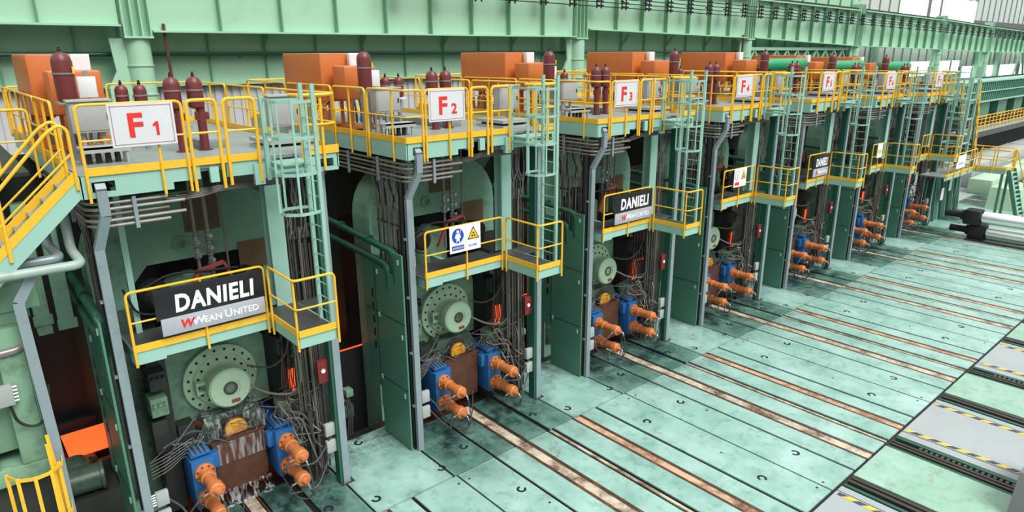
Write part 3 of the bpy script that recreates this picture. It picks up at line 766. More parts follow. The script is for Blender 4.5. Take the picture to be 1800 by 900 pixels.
# red cylinder low between the stands
o = (5.2, 2.2, .6)
t = thing('side_guide_cylinder', 'dull red cylinder low in the gap right of the {s} stand', 'hydraulic cylinder', o, 'dull red cylinders in the gaps between stands')
g = G(o); g.lathe((5.0, 2.9, 1.0), (.12, -1, -.25), [(0, .10), (.5, .10), (.5, .15), (.75, .15), (.8, .1), (.88, .06)], 16); part('barrel', g, M_RED, t)
g = G(o); g.box(5.0, 5.3, 2.0, 2.3, .35, .7, .02); part('valve_block', g, M_MACH2, t)
g = G(o); g.box(5.1, 5.3, 1.95, 2.2, .95, 1.15, .02); part('valve_block', g, M_MACH, t)
g = G(o)
for k in range(3): g.tube([(5.12+.04*k, 2.05, .9), (5.1+.05*k, 1.9, .5), (5.0+.06*k, 1.85, -.1)], .015, 6, .1)
part('hose', g, M_HOSE, t); reg(t, range(6))
# looper table in the gap
o = (4.9, 3.4, .5)
t = thing('looper', 'grimy looper frame in the dark gap right of the {s} stand', 'machinery', o, 'grimy looper frames in the gaps')
g = G(o); g.box(4.06, 6.12, 2.78, 2.86, -.9, 1.84, .02); part('side_frame', g, M_BLACK, t)  # black plate added to darken the gap and hide the strip
g = G(o); g.box(4.3, 5.6, 4.5, 4.7, -.6, 1.6, .02); part('side_frame', g, M_BLACK, t)
g = G(o); g.box(4.2, 5.7, 3.3, 3.5, 2.9, 3.3, .02); part('red_guide', g, M_RED, t, 'dull red cross guide')
g = G(o); g.box(4.6, 4.8, 2.3, 2.6, -.8, 3.4, .02); part('upright', g, M_DKMACH, t)
for x_ in (4.7, 5.3):
    g = G(o); g.lathe((x_, 2.95, .95), (0, 1, 0), [(0, .12), (1.5, .12)], 16); part('roller', g, M_RAIL, t)
reg(t, range(6))

# ---- hot strip through the line
g = G((0, 3.6, 1.2)); g.box(BX-.8, BX+40.5, 3.02, 4.22, 1.19, 1.21)
solo('hot_strip', g, [M_HOT], 'glowing orange-red steel strip running through the stands', 'steel strip')

# ---- boxes near the posts
o = (3.74, .15, 2.6)
t = thing('gauge_box', 'dull red gauge box with white dial beside right post, {s} stand', 'gauge', o, GR('dull red gauge boxes'))
g = G(o); g.box(3.62, 3.86, .12, .24, 2.58, 3.10, .01); part('housing', g, M_RED, t)
g = G(o); g.lathe((3.74, .12, 2.86), (0, -1, 0), [(0, .05), (.015, .05), (.015, .035), (.01, .035)], 16); part('dial', g, M_GLASS, t, 'round white dial'); reg(t)
for side, x, zs in (('right', 3.76, (1.42, 1.0)), ('left', .30, (1.32, .9))):
    for lv, z in zip(('upper', 'lower'), zs):
        o = (x, .12, z-.15)
        t = thing('junction_box', 'pale grey %s junction box beside the %s post, {s} stand' % (lv, side), 'junction box', o, GR('pale grey junction boxes'))
        g = G(o); g.box(x-.11, x+.11, .08, .18, z-.15, z+.15, .008); en_ = part('enclosure', g, M_LTGREY, t)
        g = G(o)
        for k in range(5): g.lathe((x+(.11 if side == 'right' else -.11), .13, z-.11+.055*k), ((1 if side == 'right' else -1), 0, 0), [(0, .02), (.05, .02), (.05, .012), (.08, .012)], 6)
        part('cable_gland', g, M_STEEL, en_); reg(t)

# ---- valve station standing behind the lower platform
o = (1.95, 1.1, 4.5)
t = thing('valve_station', 'grey steel pipes with flanged valves above the lower platform, {s} stand', 'valves', o, GR('pipe and valve stations'))
for x, r in ((1.86, .035), (2.10, .05), (2.42, .022)):
    g = G(o); g.tube([(x, 1.25, 4.6), (x, 1.25, 7.3)], r, 10); part('pipe', g, M_PIPE2, t)
for x, z in ((1.86, 5.65), (1.86, 5.9), (2.10, 5.75), (2.10, 6.0), (2.1, 5.5)):
    g = G(o); g.lathe((x, 1.25, z-.1), (0, 0, 1), [(0, .075), (.02, .075), (.02, .045), (.08, .06), (.14, .045), (.18, .045), (.18, .075), (.2, .075)], 14)
    g.lathe((x, 1.17, z), (0, -1, 0), [(0, .02), (.08, .02), (.08, .04), (.1, .04)], 10)
    part('valve', g, M_STEEL, t)
reg(t)
o = (2.0, 1.0, 4.5)
t = thing('actuator', 'dark motor and red linkage on top of the chock, {s} stand', 'motor', o, GR('dark motors with red linkages'))
g = G(o); g.lathe((2.75, 1.35, 5.0), (0, -1, 0), [(0, .2), (.4, .2), (.45, .14)], 18); g.box(2.6, 2.9, .95, 1.3, 4.6, 4.82, .02); part('motor', g, M_BLACK, t)
g = G(o); g.bar((1.45, 1.0, 4.75), (1.75, 1.0, 5.35), .05, .08); g.bar((1.75, 1.0, 5.35), (2.25, 1.0, 5.45), .05, .08); g.bar((2.25, 1.0, 5.45), (2.45, 1.0, 4.9), .05, .08); part('linkage', g, M_FADRED, t, 'faded red linkage arm')
g = G(o); g.lathe((1.0, 1.5, 5.0), (0, -1, 0), [(0, .25), (.5, .25), (.55, .18)], 18); part('motor', g, M_BLACK, t)
g = G(o); g.tube([(.6, .9, 5.2), (1.2, .9, 5.45), (1.9, .95, 5.35), (2.5, .95, 5.3)], .025, 8, .25, 5); g.tube([(.35, .6, 5.4), (.5, .6, 4.9), (.8, .6, 4.8), (1.0, .9, 4.8)], .022, 8, .2, 5); part('cable', g, M_BLACK, t); reg(t)

# ---- guard rail helper
def rail_panel(g, pts, zb, base, midz=True, posts=None, rad=.10, r=.024):
    """pts: plan points; closed loop frame with end posts going down to base"""
    top = [(x, y, zb+1.1) for x, y in pts]
    a, b_ = pts[0], pts[-1]
    g.tube([(a[0], a[1], base)]+top+[(b_[0], b_[1], base)], r, 8, rad, 4)
    g.tube([(x, y, zb+.55) for x, y in pts], r*.72, 6, rad, 4)
    for x, y in (posts or []): g.tube([(x, y, base), (x, y, zb+1.1)], r, 8)
def toe(g, pts, zb, h=.13, th=.02):
    for (x0, y0), (x1, y1) in zip(pts[:-1], pts[1:]): g.bar((x0, y0, zb+h/2), (x1, y1, zb+h/2), h, th, (0, 0, 1))

# ---- upper platform
def upper(first):
    o = (2.0, 0, 7.6)
    t = thing('upper_platform', 'upper walkway deck with yellow rails on the {s} stand', 'platform', o, GR('upper walkway decks'))
    Z = 7.6
    g = G(o); g.box(-.1, 2.85, -.24, 8.6, Z-.06, Z); g.box(2.85, 4.3, .0, 8.6, Z-.06, Z); g.box(2.85, 3.0, -.24, 0, Z-.06, Z); g.box(3.5, 4.3, -.24, 0, Z-.06, Z)
    part('deck_plate', g, M_CHECK, t)
    g = G(o)
    y0, y1 = -.25, -.21
    # left fascia with the slot
    g.box(-.1, .05, y0, y1, Z-.36, Z+.0); g.box(.38, 1.25, y0, y1, Z-.36, Z); g.box(.05, .38, y0, y1, Z-.36, Z-.27); g.box(.05, .38, y0, y1, Z-.10, Z)
    g.box(1.25, 1.7, y0, y1, Z-.24, Z); g.box(2.15, 2.75, y0, y1, Z-.26, Z); g.box(1.85, 2.0, y0-.04, y1, Z-.32, Z-.05); g.box(1.25, 2.8, y0+.08, y1+.06, Z-.12, Z)
    g.box(2.62, 2.8, y0-.05, y1, Z-.46, Z-.08)
    g.box(2.8, 3.85, y0, y1, Z-.36, Z-.06); g.box(3.85, 4.2, y0, y1, Z-.36, Z-.28); g.box(3.85, 4.2, y0, y1, Z-.12, Z-.0); g.box(4.2, 4.3, y0, y1, Z-.36, Z)
    g.box(-.12, -.08, -.25, 8.6, Z-.36, Z); g.box(4.28, 4.32, -.25, 8.6, Z-.30, Z); g.box(-.1, 4.3, 8.56, 8.6, Z-.3, Z)
    for x in (.5, 1.6, 2.7, 3.8): g.box(x-.04, x+.04, -.1, 8.5, Z-.3, Z-.06)
    for y in (1.0, 3.0, 5.0, 7.0): g.box(-.05, 4.25, y-.04, y+.04, Z-.3, Z-.06)
    part('fascia_beam', g, M_TEAL, t)
    g = G(o); toe(g, [(-.12, .85 if first else 8.4), (-.12, -.26 if not first else .85)][:2], Z)
    toe(g, [(-.12 if not first else 0, -.27), (2.78, -.27)], Z); toe(g, [(3.72, -.27), (4.32, -.27)], Z-.02, .16); toe(g, [(4.32, .4), (4.32, 8.4)], Z); toe(g, [(-.1, 8.58), (4.3, 8.58)], Z)
    if first: toe(g, [(-.12, .85), (-.12, 8.4)], Z)
    part('toe_board', g, M_YEL, t)
    B = Z-.42
    def rp(pts, posts=None, base=B, **k):
        g = G(o); rail_panel(g, pts, Z, base, posts=posts, **k); part('guardrail', g, M_YEL, t)
    if first:
        rp([(-.0, -.30), (1.52, -.30)], [(1.1, -.30)])
        rp([(-.15, .95), (-.15, 2.9)], [(-.15, 1.9)], Z-.1)
    else:
        rp([(-.15, 1.25), (-.15, -.30), (.30, -.30)], [(-.15, .2)])
        rp([(.38, -.30), (1.52, -.30)], [(1.0, -.30)])
        rp([(-.15, 2.9), (-.15, 1.35)], [(-.15, 2.1)])
    rp([(-.15, 5.6), (-.15, 3.0)], [(-.15, 4.3)], Z-.1); rp([(-.15, 8.5), (-.15, 5.7)], [(-.15, 7.1)], Z-.1)
    rp([(1.60, -.30), (2.08, -.30)], base=B-.02, r=.03); rp([(2.20, -.30), (2.74, -.30)], base=B+.02, r=.03)
    rp([(-.1, 8.55), (2.0, 8.55)], base=Z-.1); rp([(2.1, 8.55), (4.28, 8.55)], base=Z-.1)
    rp([(4.32, .75), (4.32, 3.2)], [(4.32, 2.0)], Z-.2); rp([(4.32, 3.3), (4.32, 5.8)], [(4.32, 4.5)], Z-.2); rp([(4.32, 5.9), (4.32, 8.4)], [(4.32, 7.1)], Z-.2)
    # rounded rail guarding the ladder opening
    g = G(o)
    for z, r in ((Z+1.1, .032), (Z+.55, .022)): g.tube([(3.55, .05, z), (3.62, -.26, z), (4.1, -.36, z), (4.34, -.2, z), (4.32, .7, z)], r, 8, .2, 5)
    for x, y in ((3.60, -.24), (4.0, -.30), (4.32, .6)): g.tube([(x, y, B+.1), (x, y, Z+1.1)], .03, 8)
    part('guardrail', g, M_YEL, t)
    # cable duct lying on the deck
    g = G(o); g.box(2.35, 2.95, 1.9, 6.0, Z, Z+.18, .01); g.box(.9, 3.2, 5.2, 5.8, Z, Z+.2, .01); part('cable_duct', g, M_CHECK, t)
    return t
reg(upper(True), [0])
u2_ = upper(False)
reg(u2_, range(1, 7), True)

# ---- lower platform
o = (1.5, -.2, 4.5)
t = thing('lower_platform', 'lower balcony with yellow rails stepping out at the ladder, {s} stand', 'platform', o, GR('lower balconies'))
Z = 4.5
g = G(o); g.box(.2, 2.66, -.22, .75, Z-.05, Z); g.box(2.64, 3.86, -.2, .3, Z-.05, Z); g.box(2.66, 3.38, -1.5, -.2, Z-.05, Z); part('deck_plate', g, M_DKDECK, t)
g = G(o); g.box(.2, .7, -.26, -.22, Z-.24, Z); g.box(.66, 2.66, -.25, -.21, Z-.20, Z); g.box(.2, .24, -.26, .75, Z-.24, Z); g.box(2.64, 2.68, -1.5, -.22, Z-.22, Z); g.box(2.64, 3.38, -1.53, -1.49, Z-.22, Z); g.box(3.36, 3.40, -1.53, .2, Z-.22, Z)
g.box(.2, .28, -.2, .7, Z-.22, Z-.05); g.box(1.5, 1.6, -.2, 1.4, Z-.22, Z-.05)
part('fascia_beam', g, M_TEAL, t)
g = G(o); toe(g, [(.2, -.27), (2.62, -.27)], Z); toe(g, [(2.63, -.29), (2.63, -1.54)], Z); toe(g, [(2.63, -1.55), (3.40, -1.55)], Z); part('toe_board', g, M_YEL, t)
g = G(o); rail_panel(g, [(.22, -.30), (2.55, -.30)], Z, Z-.26, posts=[(1.42, -.30)]); part('guardrail', g, M_YEL, t)
g = G(o); rail_panel(g, [(2.60, -.40), (2.60, -1.58), (3.38, -1.58)], Z, Z-.28, posts=[(2.62, -1.50)]); part('guardrail', g, M_YEL, t)
reg(t, high='low')

# ---- caged ladder
o = (3.4, -1.1, 4.5)
t = thing('caged_ladder', 'teal caged ladder from lower balcony to the {s} deck', 'ladder', o, GR('teal caged ladders'))
LX = 3.36
for y in (-.86, -1.34):
    g = G(o); g.box(LX-.02, LX+.05, y-.03, y+.03, 4.5, 8.95 if y < -1 else 8.95); part('stile', g, M_LADDER, t)
for k in range(15):
    g = G(o); g.tube([(LX+.01, -1.34, 4.72+.28*k), (LX+.01, -.86, 4.72+.28*k)], .011, 6); part('rung', g, M_LADDER, t)
def hoop(z, s_=1.0):
    return [(LX, -.86, z), (LX-.15, -.80, z), (LX-.42*s_, -.78, z), (LX-.62*s_, -.95, z), (LX-.66*s_, -1.1, z), (LX-.62*s_, -1.28, z), (LX-.42*s_, -1.44, z), (LX-.15, -1.42, z), (LX, -1.34, z)]
for z in (6.72, 7.42, 8.05, 8.66):
    g = G(o); h = hoop(z)
    for a, b_ in zip(h[:-1], h[1:]): g.bar(a, b_, .055, .012, (0, 0, 1))
    part('cage_hoop', g, M_LADDER, t)
for k in (1, 2, 4, 6, 7):
    a = hoop(6.72)[k]; g = G(o); g.box(a[0]-.02, a[0]+.02, a[1]-.008, a[1]+.008, 6.70, 8.68); part('cage_bar', g, M_LADDER, t)
g = G(o); g.box(2.85, 2.93, -.30, -.24, 7.2, 8.72); g.bar((2.9, -.27, 8.66), (LX-.42, -.78, 8.66), .05, .014, (0, 0, 1)); g.bar((2.9, -.27, 8.05), (LX-.42, -.78, 8.05), .05, .014, (0, 0, 1))
g.bar((LX, -.86, 7.45), (LX+.2, -.24, 7.45), .06, .04); g.bar((LX, -.86, 8.66), (LX+.2, -.3, 8.66), .05, .014, (0, 0, 1))
g.bar((2.9, -.27, 7.42), (LX-.42, -.78, 7.42), .05, .014, (0, 0, 1)); g.box(2.95, 3.5, -.80, -.24, 7.5, 7.53)
part('stay_bracket', g, M_LADDER, t)
reg(t, high='ladder')

# ---- plates on the upper rail
def plate(i):
    o = (.9, -.34, 8.0); e = 0
    t = thing('stand_plate', 'white plate with red letters %s on the upper yellow rail' % STAND[i], 'sign', o, 'white stand plates on the upper rails')
    g = G(o); x0, x1, z0, z1 = .42, 1.38, 8.02, 8.70
    g.box(x0, x1, -.37, -.355, z0, z1); pn_ = part('panel', g, M_SIGNW, t)
    g = G(o); q = .035; w_ = .012
    g.box(x0+q, x1-q, -.373, -.37, z0+q, z0+q+w_).box(x0+q, x1-q, -.373, -.37, z1-q-w_, z1-q).box(x0+q, x0+q+w_, -.373, -.37, z0+q, z1-q).box(x1-q-w_, x1-q, -.373, -.37, z0+q, z1-q)
    part('border_line', g, paint('faded_red_line', (.45, .2, .25), .5) if i == 0 else bpy.data.materials['faded_red_line'], pn_)
    text_part('F', .52, (.66, -.374, 8.18), M_TXRED, pn_, off=.014, o=o)
    if i == 0:
        g = G(o); g.prism([(1.08, 8.18), (1.125, 8.18), (1.125, 8.40), (1.09, 8.40), (1.04, 8.355), (1.04, 8.32), (1.08, 8.34)], 'y', -.378, -.370); part('lettering', g, M_TXRED, pn_)
    else: text_part(str(i+1), .30, (1.01, -.374, 8.18), M_TXRED, pn_, off=.008, o=o)
    t.location.x += BX+6*i; t.location.z += DZ[i]
for i in range(7): plate(i)

# ---- company boards on F1, F3 and F5
def board(i):
    o = (1.6, -.34, 4.7)
    t = thing('name_board', 'black and grey lettered name board on the %s stand balcony' % STAND[i], 'sign', o, 'black and grey name boards on the balconies')
    x0, x1 = .62, 2.52
    g = G(o); g.box(x0, x1, -.36, -.335, 5.0, 5.56, .004); part('black_panel', g, M_SIGNB, t)
    g = G(o); g.box(x0+.06, x1-.02, -.365, -.34, 4.70, 5.02, .004); part('grey_panel', g, M_SIGNG, t)
    text_part('DANIELI', .43, (.93, -.363, 5.11), M_TXWHITE, t, off=.016, sx=.80, shear=.08, o=o, sp_=1.12)
    text_part('W', .21, (.98, -.368, 4.79), M_TXRED, t, off=.008, shear=.2, o=o)
    text_part('W', .21, (1.18, -.368, 4.79), M_TXWHITE, t, off=.003, o=o); text_part('EAN', .165, (1.38, -.368, 4.79), M_TXWHITE, t, off=.003, o=o)
    text_part('U', .21, (1.74, -.368, 4.79), M_TXWHITE, t, off=.003, o=o); text_part('NITED', .165, (1.90, -.368, 4.79), M_TXWHITE, t, off=.003, o=o)
    f = (2.64+DXL[i])/2.64; t.scale = (f, 1, 1); t.location.x = BX+6*i+.2+(o[0]-.2)*f; t.location.z += DZL[i]
for i in (0, 2, 4): board(i)
def safety(i):
    o = (1.3, -.34, 4.9)
    lab = {1: 'white sign pair with blue harness disc and yellow triangle, F2 balcony', 3: 'white sign pair with red mark and yellow triangle, F4 balcony', 5: 'white sign with pale yellow block on the F6 balcony'}[i]
    t = thing('safety_sign', lab, 'sign', o, 'white safety signs on the balconies')
    x0, x1, z0, z1 = .88, 1.80, 4.98, 5.62
    g = G(o); g.box(x0, (x0+x1)/2, -.36, -.345, z0, z1); part('panel', g, M_TXWHITE, t)
    g = G(o); g.box((x0+x1)/2+.006, x1, -.362, -.347, z0, z1); part('panel', g, M_TXWHITE, t)
    cx = x0+.235
    if i == 1:
        g = G(o); g.lathe((cx, -.36, z1-.24), (0, -1, 0), [(0, .175), (.004, .175)], 32); part('blue_disc', g, M_SIGNBLUE, t)
        g = G(o); g.lathe((cx, -.364, z1-.14), (0, -1, 0), [(0, .04), (.003, .04)], 16)
        g.prism([(cx-.09, z1-.30), (cx-.06, z1-.19), (cx+.06, z1-.19), (cx+.09, z1-.30), (cx+.05, z1-.28), (cx+.045, z1-.36), (cx-.045, z1-.36), (cx-.05, z1-.28)], 'y', -.367, -.364)
        g.bar((cx-.02, -.365, z1-.34), (cx-.05, -.365, z1-.40), .015, .003); g.bar((cx+.02, -.365, z1-.34), (cx+.05, -.365, z1-.40), .015, .003); g.bar((cx+.05, -.365, z1-.2), (cx+.1, -.365, z1-.1), .012, .003)
        part('harness_figure', g, M_TXWHITE, t)
        g = G(o); g.box(cx-.18, cx+.18, -.364, -.36, z0+.06, z0+.17); part('blue_caption', g, M_SIGNBLUE, t)
        text_part('必须系安全带', .062, (cx-.165, -.367, z0+.09), M_TXWHITE, t, o=o, extr=.001)
        text_part('当心吊物', .062, (x0+.55, -.367, z0+.09), M_SIGNBLUE, t, o=o, extr=.001)
    elif i == 3:
        g = G(o); g.lathe((cx, -.36, z1-.24), (0, -1, 0), [(0, .17), (.003, .17)], 32); g.m(1).lathe((cx, -.363, z1-.24), (0, -1, 0), [(0, .14), (.003, .14)], 32); g.m(2).bar((cx, -.367, z1-.34), (cx, -.367, z1-.18), .03, .004); part('prohibition_mark', g, [M_SIGNG, M_TXWHITE, M_SIGNB], t)
        g = G(o); g.box(cx-.16, cx+.16, -.364, -.36, z0+.06, z0+.17); part('red_caption', g, M_TXRED, t)
    tx = x0+.70; tz = z1-.38
    if i < 5:
        g = G(o); g.prism([(tx-.18, tz), (tx+.18, tz), (tx, tz+.31)], 'y', -.366, -.362); part('triangle_border', g, M_SIGNB, t)
        g = G(o); g.prism([(tx-.145, tz+.02), (tx+.145, tz+.02), (tx, tz+.27)], 'y', -.369, -.366); part('yellow_triangle', g, M_SIGNYEL, t)
        g = G(o)
        for a in (90, 210, 330): g.lathe((tx+.045*math.cos(R(a)), -.369, tz+.1+.045*math.sin(R(a))), (0, -1, 0), [(0, .026), (.002, .026)], 10)
        part('hazard_symbol', g, M_SIGNB, t)
    else:
        g = G(o); g.box(x0+.12, x1-.2, -.366, -.36, z0+.18, z0+.36); part('yellow_block', g, M_SIGNYEL, t)
    f = (2.64+DXL[i])/2.64; t.scale = (f, 1, 1); t.location.x = BX+6*i+.2+(o[0]-.2)*f; t.location.z += DZL[i]
for i in (1, 3, 5): safety(i)

# ---- things on the upper deck
Z = 7.6
o = (.5, 1.45, Z)
t = thing('control_cabinet', 'grey control cabinet on legs behind left upper rail, {s} stand', 'cabinet', o, GR('left control cabinets'))
g = G(o); g.box(.17, .80, 1.38, 1.66, 8.12, 8.66, .01); part('enclosure', g, M_GREY, t)
g = G(o); g.box(.14, .83, 1.34, 1.70, 8.66, 8.69); part('rain_lid', g, M_LTGREY, t)
g = G(o); g.box(.2, .77, 1.365, 1.38, 8.16, 8.62, .004); dd_ = part('door', g, M_GREY, t)
g = G(o); g.box(.72, .75, 1.35, 1.365, 8.34, 8.44, .003); part('latch', g, M_BLACK, dd_)
for x in (.3, .62):
    g = G(o); g.box(x, x+.06, 1.5, 1.56, Z, 8.12); part('leg', g, M_GREY, t)
reg(t, high=True)
o = (.55, 1.2, Z)
t = thing('cable_bench', 'low pale grey steel bench in front of left cabinet, {s} stand', 'bench', o, GR('low grey benches'))
g = G(o); g.box(.16, .95, 1.0, 1.36, 7.86, 7.90); g.box(.16, .95, 1.0, 1.03, 7.80, 7.9); part('top', g, M_LTGREY, t)
for x in (.2, .88):
    for y in (1.04, 1.3):
        g = G(o); g.box(x-.02, x+.02, y-.02, y+.02, Z, 7.86); part('leg', g, M_LTGREY, t)
g = G(o)
for k in range(4): g.lathe((.3+.15*k, 1.2, Z), (0, 0, 1), [(0, .05), (.16, .05), (.18, .03)], 10)
part('valve', g, M_DKMACH, t)
reg(t, high=True)
o = (.35, 4.5, Z)
t = thing('hydraulic_tank', 'big orange hydraulic tank on frame behind the {s} deck rails', 'tank', o, GR('big orange hydraulic tanks'))
g = G(o); g.box(-.08, .72, 3.6, 5.85, 8.28, 9.46, .03); part('tank_body', g, M_ORTANK, t)
g = G(o)
for x in (-.06, .62):
    for y in (3.62, 4.7, 5.75): g.box(x, x+.08, y, y+.08, Z, 8.28)
g.box(-.08, .72, 3.6, 5.85, 7.62, 7.72); part('frame', g, M_ORTANK, t)
g = G(o)
for k in range(7): g.lathe((.1+.08*(k % 3), 3.75+.28*k, 7.72), (0, 0, 1), [(0, .05), (.3, .05), (.34, .03)], 10)
part('pump_row', g, M_PIPE2, t)
for k in range(5):
    g = G(o); g.tube([(-.05, 3.8+.3*k, 7.7), (-.05, 3.8+.3*k, 8.1), (.3, 3.9+.3*k, 8.3)], .03, 7, .1); part('suction_pipe', g, M_PIPE2, t)
g = G(o); g.box(.74, .86, 3.62, 3.66, 9.02, 9.2); g.tube([(.76, 3.5, 9.1), (.76, 3.5, 9.0)], .05, 8); part('gauge', g, M_STEEL, t)
reg(t, high=True)
g = G((.72, 3.4, 9.2)); g.box(.64, .96, 3.42, 3.58, 9.10, 9.46, .008); g.box(.67, .93, 3.41, 3.42, 9.14, 9.42)
reg(solo('terminal_box', g, [M_WHITE], 'white terminal box on the orange tank of the {s} stand', 'electrical box', GR('white terminal boxes')), high=True)
o = (.6, 3.0, Z)
t = thing('filter_tank', 'smaller orange upright tank before the big tank, {s} stand', 'tank', o, GR('smaller orange tanks'))
g = G(o); g.box(.12, 1.0, 2.75, 3.4, 8.35, 9.16, .05); part('tank_body', g, M_ORTANK, t)
g = G(o)
for x in (.26, .88):
    for y in (2.78, 3.3): g.box(x, x+.07, y, y+.07, Z, 8.36)
g.box(.24, .96, 2.75, 3.4, 7.65, 7.72); part('frame', g, M_ORTANK, t)
g = G(o)
for k in range(4): g.tube([(.35+.15*k, 2.8, 8.35), (.35+.15*k, 2.72, 8.1), (.4+.12*k, 2.8, 7.8)], .03, 7, .08)
part('pipework', g, M_PIPE, t); reg(t, high=True)
def bottle(name, label, grp, x, y, z0, z1, r, extra=None, high=True):
    o = (x, y, z0); t = thing(name, label, 'gas bottle', o, grp)
    g = G(o); h = z1-z0
    g.lathe((x, y, z0), (0, 0, 1), [(0, r*.6), (.03, r*.95), (.06, r), (h-r*1.0, r), (h-r*.55, r*.88), (h-r*.2, r*.6), (h-.02, r*.25), (h, r*.22)], 20); bo_ = part('bottle', g, M_MAROON, t)
    g = G(o); g.lathe((x, y, z1), (0, 0, 1), [(0, .03), (.04, .03), (.05, .02), (.08, .02)], 8); part('valve', g, M_BLACK, bo_)
    g = G(o); g.lathe((x, y, z0+h*.55), (0, 0, 1), [(0, r+.012), (.03, r+.012)], 20); part('clamp_band', g, M_STEEL, bo_)
    if extra: extra(t, o)
    return reg(t, high=high)
def exbig(t, o):
    g = G(o); g.box(.22, .24, 1.8, 2.2, 7.6, 8.62); g.box(.1, .52, 1.88, 2.3, 8.60, 8.63); g.tube([(.3, 2.05, 8.6), (.3, 2.05, 8.1), (.4, 2.05, 7.7)], .05, 8, .1); g.lathe((.3, 2.05, 8.2), (0, 0, 1), [(0, .1), (.12, .1)], 10); part('stand', g, M_GALV, t)
    g = G(o); g.box(.40, .43, 1.9, 1.98, 9.12, 9.24); part('yellow_label', g, M_SIGNYEL, t, 'small yellow label')
bottle('gas_accumulator', 'tall maroon gas accumulator beside the orange tanks, {s} stand', GR('big maroon accumulators'), .28, 2.05, 8.63, 9.50, .165, exbig)
g = G((.6, 2.3, 8.7)); g.box(.50, .80, 2.26, 2.30, 8.68, 9.06, .006); g.m(1).box(.62, .66, 2.28, 2.32, 7.6, 8.68); g.box(.62, .7, 2.27, 2.33, 9.08, 9.16)
reg(solo('instrument_panel', g, [M_WHITE, M_GALV], 'upright white instrument panel beside maroon accumulator, {s} stand', 'panel', GR('white instrument panels')), high=True)
for k, (x, nm) in enumerate(((1.95, 'left'), (2.36, 'right'))):
    def extw(t, o, x=x):
        g = G(o); g.lathe((x+.06, 1.73, Z), (0, 0, 1), [(0, .14), (.02, .14), (.02, .085), (.95, .085), (.97, .1)], 14); part('tube', g, M_MAROON, t)
        g = G(o); g.box(x-.05, x+.2, 1.68, 1.78, 8.2, 8.35, .01); part('manifold', g, M_MAROON, t)
    bottle('gas_accumulator', 'maroon %s accumulator of the pair behind the plate, {s} stand' % nm, GR('paired maroon accumulators'), x, 1.73, 8.42, 9.04, .15, extw)
for k, (x, y, nm) in enumerate(((1.32, 2.9, 'left'), (1.62, 2.75, 'right'))):
    def exs(t, o, x=x, y=y):
        g = G(o); g.box(x-.13, x+.13, y-.13, y+.13, 8.32, 8.36); g.m(1).box(x-.04, x+.04, y-.04, y+.04, Z, 8.32); part('pedestal', g, [M_WHITE, M_GALV], t)
    bottle('gas_accumulator', 'small maroon %s accumulator between tanks and plate, {s} stand' % nm, GR('small maroon accumulators'), x, y, 8.36, 8.88, .12, exs)
o = (3.85, 1.15, Z)
t = thing('control_cabinet', 'grey cabinet on a post beside the caged ladder, {s} stand', 'cabinet', o, GR('right control cabinets'))
g = G(o); g.box(3.52, 4.16, .98, 1.24, 8.02, 8.62, .01); part('enclosure', g, M_GREY, t)
g = G(o); g.box(3.49, 4.19, .94, 1.28, 8.62, 8.65); part('rain_lid', g, M_LTGREY, t)
g = G(o); g.box(3.56, 4.12, .965, .98, 8.06, 8.58, .004); dd_ = part('door', g, M_GREY, t)
g = G(o); g.box(4.07, 4.10, .95, .965, 8.26, 8.36, .003); part('latch', g, M_BLACK, dd_)
g = G(o); g.box(3.9, 4.0, 1.08, 1.18, 7.78, 8.02); part('post', g, M_LTGREY, t)
g = G(o); g.box(3.3, 4.22, .6, 1.7, Z, 7.66); g.box(3.3, 4.22, .6, 1.7, 7.72, 7.80); g.m(1).box(3.4, 4.1, .7, 1.6, 7.66, 7.72); part('plinth', g, [M_LTGREY, M_BLACK], t)
reg(t, high=True)
# green nitrogen vessels on the last three stands
o = (1.6, 2.45, 8.4)
t = thing('nitrogen_vessel', 'bright green horizontal vessel above the {s} deck', 'tank', o, 'bright green horizontal vessels on the last decks')
g = G(o); g.lathe((.95, 2.45, 8.95), (1, 0, 0), [(0, .05), (.05, .2), (.15, .25), (3.3, .25), (3.4, .2), (3.45, .05)], 24); part('vessel', g, paint('bright_green_paint', (.02, .30, .12), .4, amt=.2), t)
g = G(o); g.box(1.3, 1.4, 2.3, 2.6, Z, 8.75); part('support', g, M_DKGRN, t)
g = G(o); g.box(3.6, 3.7, 2.3, 2.6, Z, 8.75); part('support', g, M_DKGRN, t)
g = G(o); g.tube([(3.2, 2.45, 8.75), (3.2, 2.45, 7.6)], .12, 10); part('outlet_pipe', g, M_DKGRN, t)
reg(t, range(4, 7), True)

# ================================================================== replicate the stands
for o_, stands, high in REG:
    base = o_.location.copy(); lab = o_['label']; grp = o_.get('group', '')
    todo = []
    for n, i in enumerate(stands):
        c = o_ if n == 0 else copy_tree(o_)
        todo.append((c, i))
    for c, i in todo:
        if high == 'low':
            f = (2.64+DXL[i])/2.64; c.scale = (f, 1, 1)
            c.location = Vector((BX+6*i+.2+(base.x-.2)*f, base.y, base.z+DZL[i]))
        elif high == 'ladder': c.location = base+Vector((BX+6*i+DXL[i]*.9, 0, DZL[i]))
        else: c.location = base+Vector((BX+6*i, 0, DZ[i] if high else 0))
        c['label'] = lab.replace('{s}', STAND[i]); c['group'] = grp.replace('{s}', STAND[i])

